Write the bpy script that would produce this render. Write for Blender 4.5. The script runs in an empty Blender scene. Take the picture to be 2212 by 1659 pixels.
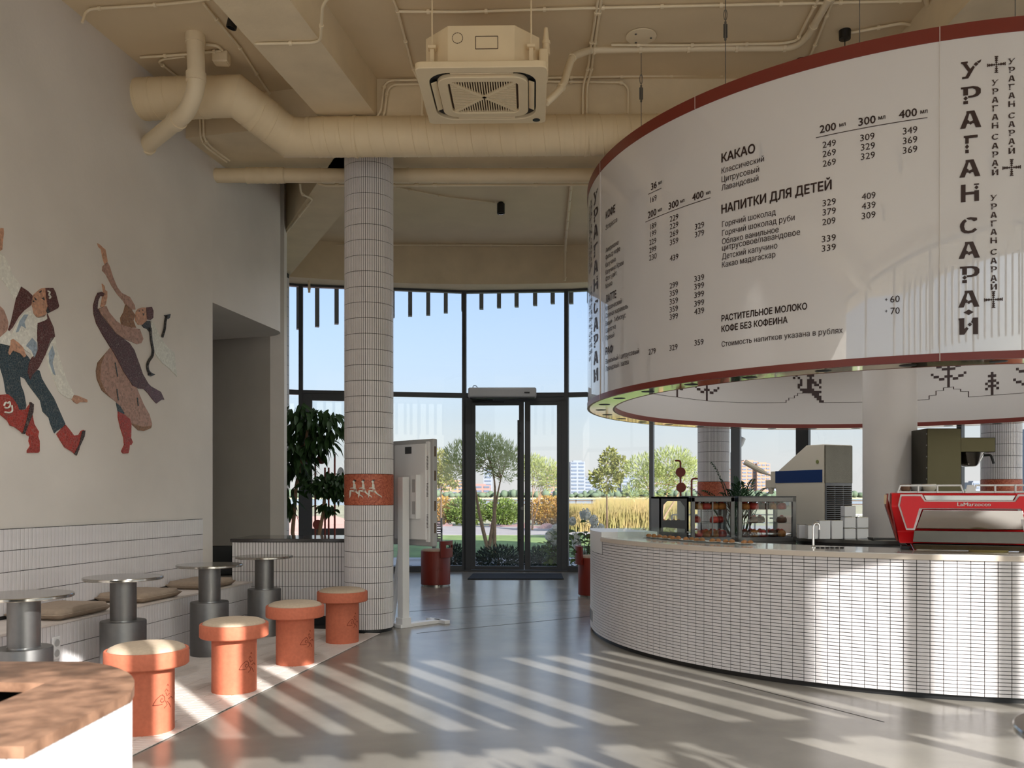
import bpy, bmesh, math, random
from mathutils import Vector, Matrix
# ---------------------------------------------------------------- camera, sky, sun
sc = bpy.context.scene
C = sc.collection
F, CX, HOR, CH = 1900.0, 1106.0, 1070.0, 1.325     # focal length in pixels, principal x, horizon row, camera height
cam = bpy.data.cameras.new('camera'); camo = bpy.data.objects.new('camera', cam); C.objects.link(camo)
cam.sensor_width = 36; cam.lens = F / 2212 * 36; cam.shift_y = (HOR - 829.5) / 2212
cam.clip_start = .05; cam.clip_end = 5000
camo.location = (0, 0, CH); camo.rotation_euler = (math.pi / 2, 0, 0)
cam.dof.use_dof = True; cam.dof.focus_distance = 9.0; cam.dof.aperture_fstop = 4.5
sc.camera = camo
SU = Vector((.552, -.834)); SV = Vector((.834, .552)); SEL = math.radians(23.0)   # sun: horizontal direction, its normal, elevation
w = bpy.data.worlds.new('sky'); sc.world = w; w.use_nodes = True
nt = w.node_tree; bgn = nt.nodes['Background']
tcw = nt.nodes.new('ShaderNodeTexCoord'); sx_ = nt.nodes.new('ShaderNodeSeparateXYZ'); rmp = nt.nodes.new('ShaderNodeValToRGB')
nt.links.new(tcw.outputs['Generated'], sx_.inputs[0]); nt.links.new(sx_.outputs['Z'], rmp.inputs[0]); 
sk = nt.nodes.new('ShaderNodeTexSky'); sk.sky_type = 'NISHITA'; sk.sun_disc = False     # brighter towards the sun, as a real sky is
sk.sun_elevation = SEL; sk.sun_rotation = math.atan2(SU.x, SU.y); sk.dust_density = 5.0; sk.ozone_density = 2.2; sk.altitude = 60
m1 = nt.nodes.new('ShaderNodeVectorMath'); m1.operation = 'MULTIPLY'; m1.inputs[1].default_value = (.051, .061, .073); nt.links.new(sk.outputs[0], m1.inputs[0])
m2 = nt.nodes.new('ShaderNodeVectorMath'); m2.operation = 'SCALE'; m2.inputs['Scale'].default_value = .31; nt.links.new(rmp.outputs[0], m2.inputs[0])
m3 = nt.nodes.new('ShaderNodeVectorMath'); m3.operation = 'ADD'; nt.links.new(m1.outputs[0], m3.inputs[0]); nt.links.new(m2.outputs[0], m3.inputs[1])
nt.links.new(m3.outputs[0], bgn.inputs[0])
el = rmp.color_ramp.elements; el[0].position = 0; el[0].color = (1.25, 1.22, 1.2, 1); el[1].position = 1; el[1].color = (.36, .52, .86, 1)
for ps, c_ in ((.035, (1.12, 1.12, 1.12)), (.09, (.8, .83, .86)), (.22, (.58, .68, .84)), (.5, (.44, .58, .86))):
    e_ = el.new(ps); e_.color = (*c_, 1)
bgn.inputs[1].default_value = 1.0
sl = bpy.data.lights.new('sun', 'SUN'); sl.energy = 5.3; sl.color = (1, .965, .92); sl.angle = math.radians(.3)
so = bpy.data.objects.new('sun', sl); C.objects.link(so)
so.rotation_euler = Vector((-SU.x * math.cos(SEL), -SU.y * math.cos(SEL), -math.sin(SEL))).to_track_quat('-Z', 'Y').to_euler()
so.location = (20, -30, 20)
vs = sc.view_settings; vs.view_transform = 'Standard'; vs.look = 'None'; vs.gamma = 1; vs.exposure = 1.05; vs.use_curve_mapping = False
cy = sc.cycles
cy.max_bounces = 9; cy.diffuse_bounces = 6; cy.glossy_bounces = 4; cy.transmission_bounces = 6; cy.transparent_max_bounces = 24
cy.sample_clamp_indirect = 8; cy.caustics_reflective = False; cy.caustics_refractive = False; cy.use_denoising = True
R = random.Random(7)
PI = math.pi
# ---------------------------------------------------------------- helpers
def at(px, py, Y): return Vector(((px - CX) * Y / F, Y, CH - (py - HOR) * Y / F))
def fl(px, py, z=0.0):
    Y = F * (CH - z) / (py - HOR); return Vector(((px - CX) * Y / F, Y, z))
def lin(c):
    return tuple((x / 12.92 if x <= .04045 else ((x + .055) / 1.055) ** 2.4) for x in [v / 255 for v in c])
def mat(name, col, rough=.5, metal=0, spec=.5, noise=0, nscale=6, bump=0, bscale=40, coat=0, col2=None, detail=4, srgb=True):
    m = bpy.data.materials.new(name); m.use_nodes = True; t = m.node_tree; b = t.nodes['Principled BSDF']
    c = lin(col) if srgb else col
    b.inputs['Base Color'].default_value = (*c, 1); b.inputs['Roughness'].default_value = rough; b.inputs['Metallic'].default_value = metal
    b.inputs['Specular IOR Level'].default_value = spec; b.inputs['Coat Weight'].default_value = coat; b.inputs['Coat Roughness'].default_value = .06
    if noise or bump: tc = t.nodes.new('ShaderNodeTexCoord')
    if noise:
        n = t.nodes.new('ShaderNodeTexNoise'); n.inputs['Scale'].default_value = nscale; n.inputs['Detail'].default_value = detail
        t.links.new(tc.outputs['Object'], n.inputs['Vector'])
        r = t.nodes.new('ShaderNodeValToRGB'); r.color_ramp.elements[0].position = .3; r.color_ramp.elements[1].position = .7
        a = tuple(x * (1 - noise) for x in c); d = lin(col2) if col2 else tuple(min(1, x * (1 + noise)) for x in c)
        r.color_ramp.elements[0].color = (*a, 1); r.color_ramp.elements[1].color = (*d, 1)
        t.links.new(n.outputs['Fac'], r.inputs[0]); t.links.new(r.outputs[0], b.inputs['Base Color'])
    if bump:
        n2 = t.nodes.new('ShaderNodeTexNoise'); n2.inputs['Scale'].default_value = bscale; n2.inputs['Detail'].default_value = 5
        t.links.new(tc.outputs['Object'], n2.inputs['Vector'])
        bp = t.nodes.new('ShaderNodeBump'); bp.inputs['Strength'].default_value = bump; bp.inputs['Distance'].default_value = .01
        t.links.new(n2.outputs['Fac'], bp.inputs['Height']); t.links.new(bp.outputs[0], b.inputs['Normal'])
    return m
def mosaic(name, col, var=.35, scale=52, grout=(196, 184, 170)):
    m = mat(name, col, .45); t = m.node_tree; b = t.nodes['Principled BSDF']
    tc = t.nodes.new('ShaderNodeTexCoord')
    v = t.nodes.new('ShaderNodeTexVoronoi'); v.inputs['Scale'].default_value = scale
    e = t.nodes.new('ShaderNodeTexVoronoi'); e.feature = 'DISTANCE_TO_EDGE'; e.inputs['Scale'].default_value = scale
    for q in (v, e): t.links.new(tc.outputs['Object'], q.inputs['Vector'])
    bw = t.nodes.new('ShaderNodeSeparateColor'); t.links.new(v.outputs['Color'], bw.inputs[0])
    c = lin(col); r = t.nodes.new('ShaderNodeValToRGB')
    r.color_ramp.elements[0].color = (*[x * (1 - var) for x in c], 1); r.color_ramp.elements[1].color = (*[min(1, x * (1 + var)) for x in c], 1)
    t.links.new(bw.outputs[0], r.inputs[0])
    lt = t.nodes.new('ShaderNodeMath'); lt.operation = 'LESS_THAN'; lt.inputs[1].default_value = .045; t.links.new(e.outputs['Distance'], lt.inputs[0])
    mx = t.nodes.new('ShaderNodeMix'); mx.data_type = 'RGBA'; g = lin(grout)
    mx.inputs[7].default_value = (*[(g[i] * .2 + c[i] * .8) for i in range(3)], 1)
    t.links.new(lt.outputs[0], mx.inputs[0]); t.links.new(r.outputs[0], mx.inputs[6]); t.links.new(mx.outputs[2], b.inputs['Base Color'])
    return m
def glassmat(name, tint=(.98, .985, .985), refl=.025, rough=0.0, ior=5.0):
    m = bpy.data.materials.new(name); m.use_nodes = True; t = m.node_tree; t.nodes.clear()
    o = t.nodes.new('ShaderNodeOutputMaterial'); a = t.nodes.new('ShaderNodeBsdfTransparent'); a.inputs[0].default_value = (*tint, 1)
    g = t.nodes.new('ShaderNodeBsdfGlossy'); g.inputs['Roughness'].default_value = rough
    lw = t.nodes.new('ShaderNodeLayerWeight'); lw.inputs[0].default_value = .5
    pw = t.nodes.new('ShaderNodeMath'); pw.operation = 'POWER'; pw.inputs[1].default_value = ior; t.links.new(lw.outputs['Facing'], pw.inputs[0])
    ml = t.nodes.new('ShaderNodeMath'); ml.operation = 'MULTIPLY'; ml.inputs[1].default_value = .5; t.links.new(pw.outputs[0], ml.inputs[0])
    ad = t.nodes.new('ShaderNodeMath'); ad.operation = 'ADD'; ad.inputs[1].default_value = refl; t.links.new(ml.outputs[0], ad.inputs[0])
    mx = t.nodes.new('ShaderNodeMixShader')
    t.links.new(ad.outputs[0], mx.inputs[0]); t.links.new(a.outputs[0], mx.inputs[1]); t.links.new(g.outputs[0], mx.inputs[2]); t.links.new(mx.outputs[0], o.inputs[0])
    return m
def leafmat(name, c1, c2, trans=.25, scale=9):
    m = mat(name, c1, .55, noise=.01, nscale=scale, col2=c2, spec=.3)
    b = m.node_tree.nodes['Principled BSDF']; t = m.node_tree
    tr = t.nodes.new('ShaderNodeBsdfTranslucent'); mx = t.nodes.new('ShaderNodeMixShader'); mx.inputs[0].default_value = trans
    tr.inputs[0].default_value = (*lin(c2), 1); o = t.nodes['Material Output']
    t.links.new(b.outputs[0], mx.inputs[1]); t.links.new(tr.outputs[0], mx.inputs[2]); t.links.new(mx.outputs[0], o.inputs[0])
    return m
M = {}
def tag(o, label=None, cat=None, group=None, kind=None):
    if label: o['label'] = label
    if cat: o['category'] = cat
    if group: o['group'] = group
    if kind: o['kind'] = kind
    return o
def thing(name, label, cat, loc=(0, 0, 0), rotz=0, group=None, kind=None):
    o = bpy.data.objects.new(name, None); C.objects.link(o); o.empty_display_size = .1
    o.location = loc; o.rotation_euler = (0, 0, rotz)
    return tag(o, label, cat, group, kind)
def wmat(o):
    m = o.matrix_basis.copy(); p = o.parent
    while p: m = p.matrix_basis @ m; p = p.parent
    return m
def link(name, me, m, parent=None):
    o = bpy.data.objects.new(name, me); C.objects.link(o)
    if parent: o.parent = parent
    if m is not None and len(me.materials) == 0: me.materials.append(M[m])
    return o
class MB:
    def __init__(s): s.v = []; s.f = []
    def add(s, vs, fs):
        n = len(s.v); s.v += [tuple(x) for x in vs]; s.f += [tuple(i + n for i in f) for f in fs]; return s
    def box(s, c, d, rz=0, mtx=None):
        x, y, z = d[0] / 2, d[1] / 2, d[2] / 2
        vs = [Vector(p) for p in ((-x, -y, -z), (x, -y, -z), (x, y, -z), (-x, y, -z), (-x, -y, z), (x, -y, z), (x, y, z), (-x, y, z))]
        m = Matrix.Translation(Vector(c)) @ (mtx.to_4x4() if mtx else Matrix.Rotation(rz, 4, 'Z'))
        return s.add([m @ p for p in vs], [(0, 3, 2, 1), (4, 5, 6, 7), (0, 1, 5, 4), (1, 2, 6, 5), (2, 3, 7, 6), (3, 0, 4, 7)])
    def bar(s, a, b, wd, ht, up=(0, 0, 1)):
        a = Vector(a); b = Vector(b); d = b - a; L = d.length; d.normalize(); u = Vector(up)
        x = d.cross(u)
        if x.length < 1e-4: x = d.cross(Vector((1, 0, 0)))
        x.normalize(); u = x.cross(d); m = Matrix((x, d, u)).transposed()
        return s.box((a + b) / 2, (wd, L, ht), mtx=m)
    def lathe(s, prof, n=32, c=(0, 0, 0), a0=0, a1=2 * PI, caps=True):
        full = abs(a1 - a0 - 2 * PI) < 1e-6; k = n if full else n + 1; vs = []
        for r, z in prof:
            for i in range(k):
                a = a0 + (a1 - a0) * i / n; vs.append((c[0] + r * math.cos(a), c[1] + r * math.sin(a), c[2] + z))
        fs = []
        for j in range(len(prof) - 1):
            for i in range(n):
                i2 = (i + 1) % k; fs.append((j * k + i, j * k + i2, (j + 1) * k + i2, (j + 1) * k + i))
        if full and caps:
            if prof[0][0] > 1e-5: fs.append(tuple(range(k - 1, -1, -1)))
            if prof[-1][0] > 1e-5: fs.append(tuple((len(prof) - 1) * k + i for i in range(k)))
        return s.add(vs, fs)
    def ring(s, ri, ro, z0, z1, n=64, c=(0, 0), a0=0, a1=2 * PI):
        p = [(ro, z0), (ro, z1), (ri, z1), (ri, z0), (ro, z0)]
        s.lathe(p, n, (c[0], c[1], 0), a0, a1, False)
        if abs(a1 - a0 - 2 * PI) > 1e-6:
            for a in (a0, a1):
                q = [(c[0] + r * math.cos(a), c[1] + r * math.sin(a), z) for r, z in p[:4]]
                s.add(q, [(0, 1, 2, 3)] if a == a0 else [(3, 2, 1, 0)])
        return s
    def tube(s, pts, r, n=10, caps=True, taper=None):
        P = [Vector(p) for p in pts]; k = len(P); vs = []; ref = None
        for i in range(k):
            d = (P[min(i + 1, k - 1)] - P[max(i - 1, 0)]).normalized()
            if ref is None: ref = d.orthogonal().normalized()
            ref = (ref - d * ref.dot(d)).normalized(); b = d.cross(ref)
            rr = r[i] if isinstance(r, (list, tuple)) else r
            for j in range(n):
                a = 2 * PI * j / n; vs.append(P[i] + (ref * math.cos(a) + b * math.sin(a)) * rr)
        fs = [(i * n + j, i * n + (j + 1) % n, (i + 1) * n + (j + 1) % n, (i + 1) * n + j) for i in range(k - 1) for j in range(n)]
        if caps: fs += [tuple(range(n - 1, -1, -1)), tuple((k - 1) * n + j for j in range(n))]
        return s.add(vs, fs)
    def cyl(s, a, b, r, n=16, r2=None): return s.tube([a, b], [r, r if r2 is None else r2], n)
    def prism(s, pts, z0, z1):
        n = len(pts); vs = [(x, y, z0) for x, y in pts] + [(x, y, z1) for x, y in pts]
        A = sum(pts[i][0] * pts[(i + 1) % n][1] - pts[(i + 1) % n][0] * pts[i][1] for i in range(n))
        fs = [tuple(range(n - 1, -1, -1)), tuple(range(n, 2 * n))] + [(i, (i + 1) % n, n + (i + 1) % n, n + i) for i in range(n)]
        if A < 0: fs = [f[::-1] for f in fs]
        return s.add(vs, fs)
    def slab(s, pts3, nrm, t):
        "extrude a planar outline by t along nrm"
        n = len(pts3); P = [Vector(p) for p in pts3]; N = Vector(nrm) * t
        area = Vector()
        for i in range(n): area += P[i].cross(P[(i + 1) % n])
        if area.dot(N) < 0: P.reverse()
        return s.add([p + N for p in P] + P, [tuple(range(n)), tuple(range(2 * n - 1, n - 1, -1))] + [((i + 1) % n, i, n + i, n + (i + 1) % n) for i in range(n)])
    def build(s, name, m, parent=None, world=False, smooth=35, bevel=0, seg=2, kind=None, label=None):
        vs = s.v; loc = Vector()
        if parent is None:
            if vs:
                xs = [v[0] for v in vs]; ys = [v[1] for v in vs]; zs = [v[2] for v in vs]
                loc = Vector(((min(xs) + max(xs)) / 2, (min(ys) + max(ys)) / 2, min(zs)))
                vs = [(v[0] - loc.x, v[1] - loc.y, v[2] - loc.z) for v in vs]
        elif world:
            inv = wmat(parent).inverted(); vs = [tuple(inv @ Vector(v)) for v in vs]
        me = bpy.data.meshes.new(name); me.from_pydata(vs, [], s.f); me.update()
        if smooth:
            me.polygons.foreach_set('use_smooth', [True] * len(me.polygons)); me.set_sharp_from_angle(angle=math.radians(smooth))
        o = link(name, me, m, parent); o.location = loc
        if bevel:
            md = o.modifiers.new('bevel', 'BEVEL'); md.width = bevel; md.segments = seg; md.limit_method = 'ANGLE'; md.angle_limit = math.radians(40)
        if kind: o['kind'] = kind
        if label: o['label'] = label
        return o
def struct(mb, name, m, parent=None, label=None, **k):
    o = mb.build(name, m, parent, **k); o['kind'] = 'structure'
    if label: o['label'] = label
    return o
def copy_tree(o, parent=None):
    c = o.copy(); C.objects.link(c); c.parent = parent
    for ch in o.children: copy_tree(ch, c)
    return c
def smooth_path(pts, rad=.08, n=5):
    P = [Vector(p) for p in pts]; out = [P[0]]
    for i in range(1, len(P) - 1):
        a, b, c = P[i - 1], P[i], P[i + 1]; r1 = min(rad, (a - b).length * .45, (c - b).length * .45)
        p = b + (a - b).normalized() * r1; q = b + (c - b).normalized() * r1
        for k in range(n + 1):
            t = k / n; out.append(p * (1 - t) ** 2 + b * 2 * t * (1 - t) + q * t * t)
    out.append(P[-1]); return out
def proj(p):
    y = max(p[1], .05); return (CX + F * p[0] / y, HOR - F * (p[2] - CH) / y)
def inframe(p): a, b = proj(p); return p[1] > .3 and -20 < a < 2232 and -20 < b < 1679
tile_cache = {}
def tile_mesh(wd, ht, t, m):
    k = (round(wd, 4), round(ht, 4), t, m)
    if k not in tile_cache:
        x, z, i = wd / 2, ht / 2, min(.0018, wd * .1)
        vs = [(-x, 0, -z), (x, 0, -z), (x, 0, z), (-x, 0, z), (-x, -t + i, -z), (x, -t + i, -z), (x, -t + i, z), (-x, -t + i, z),
              (-x + i, -t, -z + i), (x - i, -t, -z + i), (x - i, -t, z - i), (-x + i, -t, z - i)]
        fs = [(0, 1, 5, 4), (1, 2, 6, 5), (2, 3, 7, 6), (3, 0, 4, 7), (4, 5, 9, 8), (5, 6, 10, 9), (6, 7, 11, 10), (7, 4, 8, 11), (8, 9, 10, 11)]
        me = bpy.data.meshes.new('tile'); me.from_pydata(vs, [], fs); me.materials.append(M[m]); tile_cache[k] = me
    return tile_cache[k]
def lay_tiles(parent, mats, wd, ht, t, m, limit=300, name='tile'):
    "mats: world matrices of tile centres (local -Y is the outward face); the nearest ones in view become parts, the rest one mesh"
    inv = wmat(parent).inverted(); me = tile_mesh(wd, ht, t, m)
    order = sorted(mats, key=lambda q: (0 if inframe(q.translation) and (q.to_3x3() @ Vector((0, -1, 0))).dot(Vector((0, 0, CH)) - q.translation) > 0 else 1, (q.translation - Vector((0, 0, CH))).length))
    for q in order[:limit]:
        o = bpy.data.objects.new(name, me); C.objects.link(o); o.parent = parent; o.matrix_basis = inv @ q
    rest = order[limit:]
    if rest:
        mb = MB(); V = [v.co.copy() for v in me.vertices]; Fs = [tuple(p.vertices) for p in me.polygons]
        for q in rest: mb.add([q @ v for v in V], Fs)
        mb.build(name + '_field', m, parent, world=True, smooth=0, kind='stuff')
def frame_mtx(c, out):
    "matrix at c whose local -Y points along out (horizontal), z up"
    y = -Vector(out).normalized(); z = Vector((0, 0, 1))
    if abs(y.z) > .9: z = Vector((0, 1, 0))
    x = y.cross(z).normalized(); z = x.cross(y)
    m = Matrix((x, y, z)).transposed().to_4x4(); m.translation = Vector(c); return m
# ---------------------------------------------------------------- materials
def matdefs():
    M['plaster'] = mat('wall plaster', (219, 213, 206), .85, noise=.06, nscale=1.3, bump=.12, bscale=30)
    M['ceiling'] = mat('ceiling paint', (218, 199, 166), .8, noise=.04, nscale=2, bump=.1, bscale=20)
    M['concrete'] = mat('beam concrete paint', (220, 203, 172), .85, noise=.06, nscale=3, bump=.3, bscale=14)
    M['duct'] = mat('painted duct', (228, 209, 174), .5, noise=.03, nscale=5)
    M['pipe'] = mat('painted pipe', (228, 212, 182), .5)
    M['floor'] = mat('polished concrete', (130, 126, 118), .22, spec=.5, noise=.22, nscale=1.6, bump=.035, bscale=60, detail=9)
    M['tile'] = mat('white glazed tile', (219, 215, 216), .28, noise=.03, nscale=9)
    M['ftile'] = mat('matt floor tile', (214, 204, 196), .45, noise=.05, nscale=9)
    M['grout'] = mat('dark grout', (46, 43, 42), .9)
    M['plinth'] = mat('black plinth', (24, 24, 25), .4)
    M['terra'] = mat('terracotta', (192, 106, 78), .75, noise=.08, nscale=40, bump=.05, bscale=120)
    M['groove'] = mat('incised groove', (120, 52, 34), .9)
    M['seat'] = mat('beige felt', (186, 168, 146), .95, noise=.07, nscale=60, bump=.3, bscale=300)
    M['cush'] = mat('taupe velvet', (160, 142, 124), .95, noise=.08, nscale=30, bump=.2, bscale=250)
    M['steel'] = mat('brushed steel', (122, 121, 120), .48, 1, noise=.04, nscale=30)
    M['steeltop'] = mat('polished steel', (176, 172, 164), .16, 1, noise=.03, nscale=12)
    M['chrome'] = mat('chrome', (214, 214, 214), .08, 1)
    M['frame'] = mat('anthracite frame', (62, 63, 65), .45)
    M['framelight'] = mat('grey mullion', (112, 114, 117), .4)
    M['fin'] = mat('fin metal', (96, 104, 110), .5)
    M['glass'] = glassmat('window glass')
    M['cglass'] = glassmat('case glass', (.96, .98, .975), .035, ior=7.0)
    M['white'] = mat('white paint', (226, 226, 226), .4)
    M['greyp'] = mat('grey plastic', (168, 168, 168), .5)
    M['black'] = mat('black', (18, 18, 19), .45)
    M['rubber'] = mat('black mat', (13, 13, 14), .9, bump=.4, bscale=200)
    M['drum'] = mat('gloss white panel', (214, 213, 216), .35, coat=1.0); M['drum'].node_tree.nodes['Principled BSDF'].inputs['Coat IOR'].default_value = 1.95; M['drum'].node_tree.nodes['Principled BSDF'].inputs['Coat Roughness'].default_value = .02
    M['inner'] = mat('inner panel', (214, 209, 204), .6)
    M['redband'] = mat('oxide red band', (118, 44, 34), .35)
    M['gold'] = mat('mirror soffit', (196, 176, 130), .06, 1)
    M['print'] = mat('brown print', (52, 32, 28), .5)
    M['redlac'] = mat('red lacquer', (126, 42, 30), .4)
    M['stone'] = mat('brown travertine', (128, 94, 74), .35, noise=.4, nscale=16, detail=12, col2=(164, 126, 102))
    M['darkstone'] = mat('dark stone', (44, 36, 33), .1)
    M['ctop'] = mat('counter stone', (208, 203, 197), .12, coat=.4)
    M['lip'] = mat('counter lip', (206, 194, 180), .35)
    M['olive'] = mat('bronzed steel', (58, 55, 43), .25, 1)
    M['red'] = mat('gloss red', (222, 10, 24), .4, coat=.12)
    M['blue'] = mat('blue stripe', (14, 52, 110), .3)
    M['cream'] = mat('cream plastic', (226, 218, 200), .45)
    M['leafd'] = leafmat('ficus leaf', (26, 46, 22), (52, 84, 36), .15)
    M['palm'] = leafmat('palm leaf', (22, 46, 28), (48, 80, 46), .15)
    M['willow'] = leafmat('willow leaf', (132, 146, 86), (190, 194, 132), .4, 5)
    M['bush'] = leafmat('bush leaf', (74, 98, 46), (132, 148, 78), .3, 4)
    M['treeleaf'] = leafmat('young tree leaf', (92, 106, 56), (158, 154, 92), .3, 6)
    M['bushred'] = leafmat('autumn leaf', (150, 98, 52), (176, 150, 78), .3, 4)
    M['conifer'] = leafmat('dark conifer', (24, 38, 28), (52, 66, 48), .1)
    M['straw'] = leafmat('straw', (186, 156, 108), (140, 138, 80), .3, 1.2)
    M['grass'] = mat('lawn', (118, 138, 76), .9, noise=.25, nscale=2, bump=.5, bscale=60)
    M['path'] = mat('asphalt path', (158, 150, 146), .9, noise=.08, nscale=2)
    M['pave'] = mat('pink paving', (226, 172, 152), .9, noise=.08, nscale=2)
    M['earth'] = mat('ground', (160, 154, 124), .95, noise=.12, nscale=.3)
    M['terrace'] = mat('pale terrace stone', (205, 200, 193), .9, noise=.06, nscale=1.5)  # added terrace surface, kept pale to throw sunlight up onto the ceiling
    M['water'] = mat('river', (150, 166, 178), .15)
    M['bark'] = mat('bark', (150, 122, 98), .9, noise=.2, nscale=20)
    M['barkd'] = mat('dark bark', (92, 74, 58), .9)
    M['flower'] = mat('hydrangea', (244, 246, 240), .8, noise=.08, nscale=40)
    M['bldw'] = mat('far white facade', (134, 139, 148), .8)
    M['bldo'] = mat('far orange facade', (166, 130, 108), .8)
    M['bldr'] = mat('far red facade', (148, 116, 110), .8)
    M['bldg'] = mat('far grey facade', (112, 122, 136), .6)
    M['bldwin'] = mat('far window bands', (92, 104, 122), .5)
    M['fartree'] = mat('far trees', (92, 106, 84), .95, noise=.15, nscale=.1)
    M['wood'] = mat('slat wood', (74, 48, 36), .6)
    M['bread'] = mat('baked crust', (182, 118, 58), .6, noise=.25, nscale=40)
    M['darkbread'] = mat('dark crust', (96, 58, 36), .6, noise=.25, nscale=40)
    M['berry'] = mat('berry glaze', (196, 70, 60), .35, noise=.2, nscale=40)
    for k, c in dict(skin=(190, 142, 114), maroon=(80, 30, 26), shirt=(226, 224, 214), teal=(32, 54, 64), boot=(156, 42, 28), sole=(42, 22, 20),
                     pink=(168, 130, 114), brown=(136, 94, 58), scarf=(216, 216, 206), hair=(22, 25, 32), shawl=(72, 32, 34), violet=(84, 48, 60), shade=(150, 166, 180)).items():
        M['mo_' + k] = mosaic('mosaic ' + k, c, .12 if k in ('shirt', 'scarf') else .26)
    M['mo_band'] = mat('terracotta mosaic', (176, 92, 62), .5)
    t = M['mo_band'].node_tree; b = t.nodes['Principled BSDF']
    tc = t.nodes.new('ShaderNodeTexCoord'); v = t.nodes.new('ShaderNodeTexVoronoi'); v.inputs['Scale'].default_value = 90; v.inputs['Randomness'].default_value = 0.1
    r = t.nodes.new('ShaderNodeValToRGB'); r.color_ramp.elements[0].color = (*lin((150, 66, 44)), 1); r.color_ramp.elements[1].color = (*lin((196, 108, 76)), 1)
    s = t.nodes.new('ShaderNodeSeparateColor'); t.links.new(tc.outputs['Object'], v.inputs['Vector']); t.links.new(v.outputs['Color'], s.inputs[0]); t.links.new(s.outputs[0], r.inputs[0]); t.links.new(r.outputs[0], b.inputs['Base Color'])
matdefs()
# ---------------------------------------------------------------- plan of the building
WD = Vector((.169, 1)).normalized(); WN = Vector((WD.y, -WD.x))          # left wall direction and its normal into the room
def wx(Y): return -4.554 + .169 * Y
FC = Vector((-.5, 5.2)); FR = 10.2                                         # round glass front
def arc_px(px):
    k = (px - CX) / F; a = 1 + k * k; b = -2 * (k * FC.x + FC.y); c = FC.length_squared - FR * FR
    Y = (-b + math.sqrt(b * b - 4 * a * c)) / (2 * a); return Vector((k * Y, Y))
TB = Vector((1.11, .135)).normalized(); PB = Vector((4.11, -1.21))         # rear glass front, behind the camera: a straight run
def back_at_x(x): return PB + TB * ((x - PB.x) / TB.x)
ZT0, ZT1, ZG, ZE = 2.98, 3.12, 4.90, 4.86
# floor and ground
a_end = math.atan2(-.75 - FC.y, 7.85 - FC.x)
outline = [Vector((FC.x + (FR + .06) * math.cos(a), FC.y + (FR + .06) * math.sin(a))) for a in [math.radians(118) + (a_end - math.radians(118)) * i / 40 for i in range(41)]]
outline += [back_at_x(7.8), back_at_x(-5.2), Vector((-6.5, -2.4)), Vector((-6.5, 14.0))]
fl_o = struct(MB().prism([(p.x, p.y) for p in outline], -.2, 0), 'floor', 'floor', label='polished grey concrete floor with a sheen', smooth=0)
mb = MB()
for a, b in (((870, 1322), (1276, 1293)), ((900, 1368), (1290, 1330)), ((1560, 1470), (1910, 1560))):
    p, q = fl(*a), fl(*b); mb.bar((p.x, p.y, .0005), (q.x, q.y, .0005), .006, .002)
mb.build('saw_cut', 'grout', fl_o, world=True, smooth=0)
struct(MB().prism([(-900, -300), (900, -300), (900, 130), (-900, 130)], -.6, -.12), 'ground', 'earth', smooth=0)
# tiled floor strip beside the bench
def bench_front(Y): return -2.79 + .169 * (Y - 7.58)
def strip_edge(Y): return -1.93 + .1745 * (Y - 4.636)
tf = struct(MB().prism([(bench_front(2.6), 2.6), (strip_edge(2.6), 2.6), (strip_edge(8.95), 8.95), (bench_front(8.95), 8.95)], 0, .003), 'floor_tiles', 'grout', label='strip of narrow cream floor tiles beside the bench', smooth=0)
mats = []
n_row = 9; wdt = 1.36
for i in range(n_row):
    for j in range(152):
        u = .02 + (i + .5) * .15; v = 2.65 + (j + .5) * .0405
        p = Vector((bench_front(v), v)) + WN * u
        if p.x > strip_edge(p.y) - .03: continue
        if (p - Vector((-1.41, 8.67))).length < .27: continue
        m = Matrix((Vector((WN.x, WN.y, 0)), Vector((0, 0, -1)), Vector((WD.x, WD.y, 0)))).transposed().to_4x4()
        m.translation = Vector((p.x, p.y, .003)); mats.append(m)
lay_tiles(tf, mats, .1455, .0372, .004, 'ftile', limit=0, name='floor_tile')
# left wall with its upper mass and rounded corner over the recess
def wp(Y, off=0): return (wx(Y) + WN.x * off, Y + WN.y * off)
struct(MB().prism([wp(-2.6), wp(8.94), wp(8.94, -.5), wp(-2.6, -.5)], 0, 5.7), 'wall_left', 'plaster', label='beige plaster wall carrying the dancer mosaic', smooth=0)
cc = Vector(wp(10.45, -.38)); a0 = math.atan2(WN.y, WN.x)
corner = [(cc.x + .38 * math.cos(a0 + t), cc.y + .38 * math.sin(a0 + t)) for t in [PI / 2 * 1.15 * i / 12 for i in range(13)]]
struct(MB().prism([wp(8.9402)] + corner + [(-6.4, 12.0), (-6.4, 8.0), wp(8.9402, -.5)], 3.285, 5.7), 'wall_left_upper', 'plaster', label='upper plaster wall with rounded end above the recess')
struct(MB().prism([(-3.06, 11.13), (-2.89, 11.16), (-2.93, 11.45), (-4.25, 14.9), (-4.6, 14.9), (-3.4, 11.5), (-6.4, 13.6), (-6.4, 13.2)], 0, 5.6), 'wall_recess', 'plaster', label='shaded plaster wall at the back of the recess', smooth=0)
struct(MB().prism([(-6.4, -2.6), (-6.3, -2.6), (-6.3, 13.6), (-6.4, 13.6)], 0, 5.7), 'wall_far_left', 'plaster', smooth=0)
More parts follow.
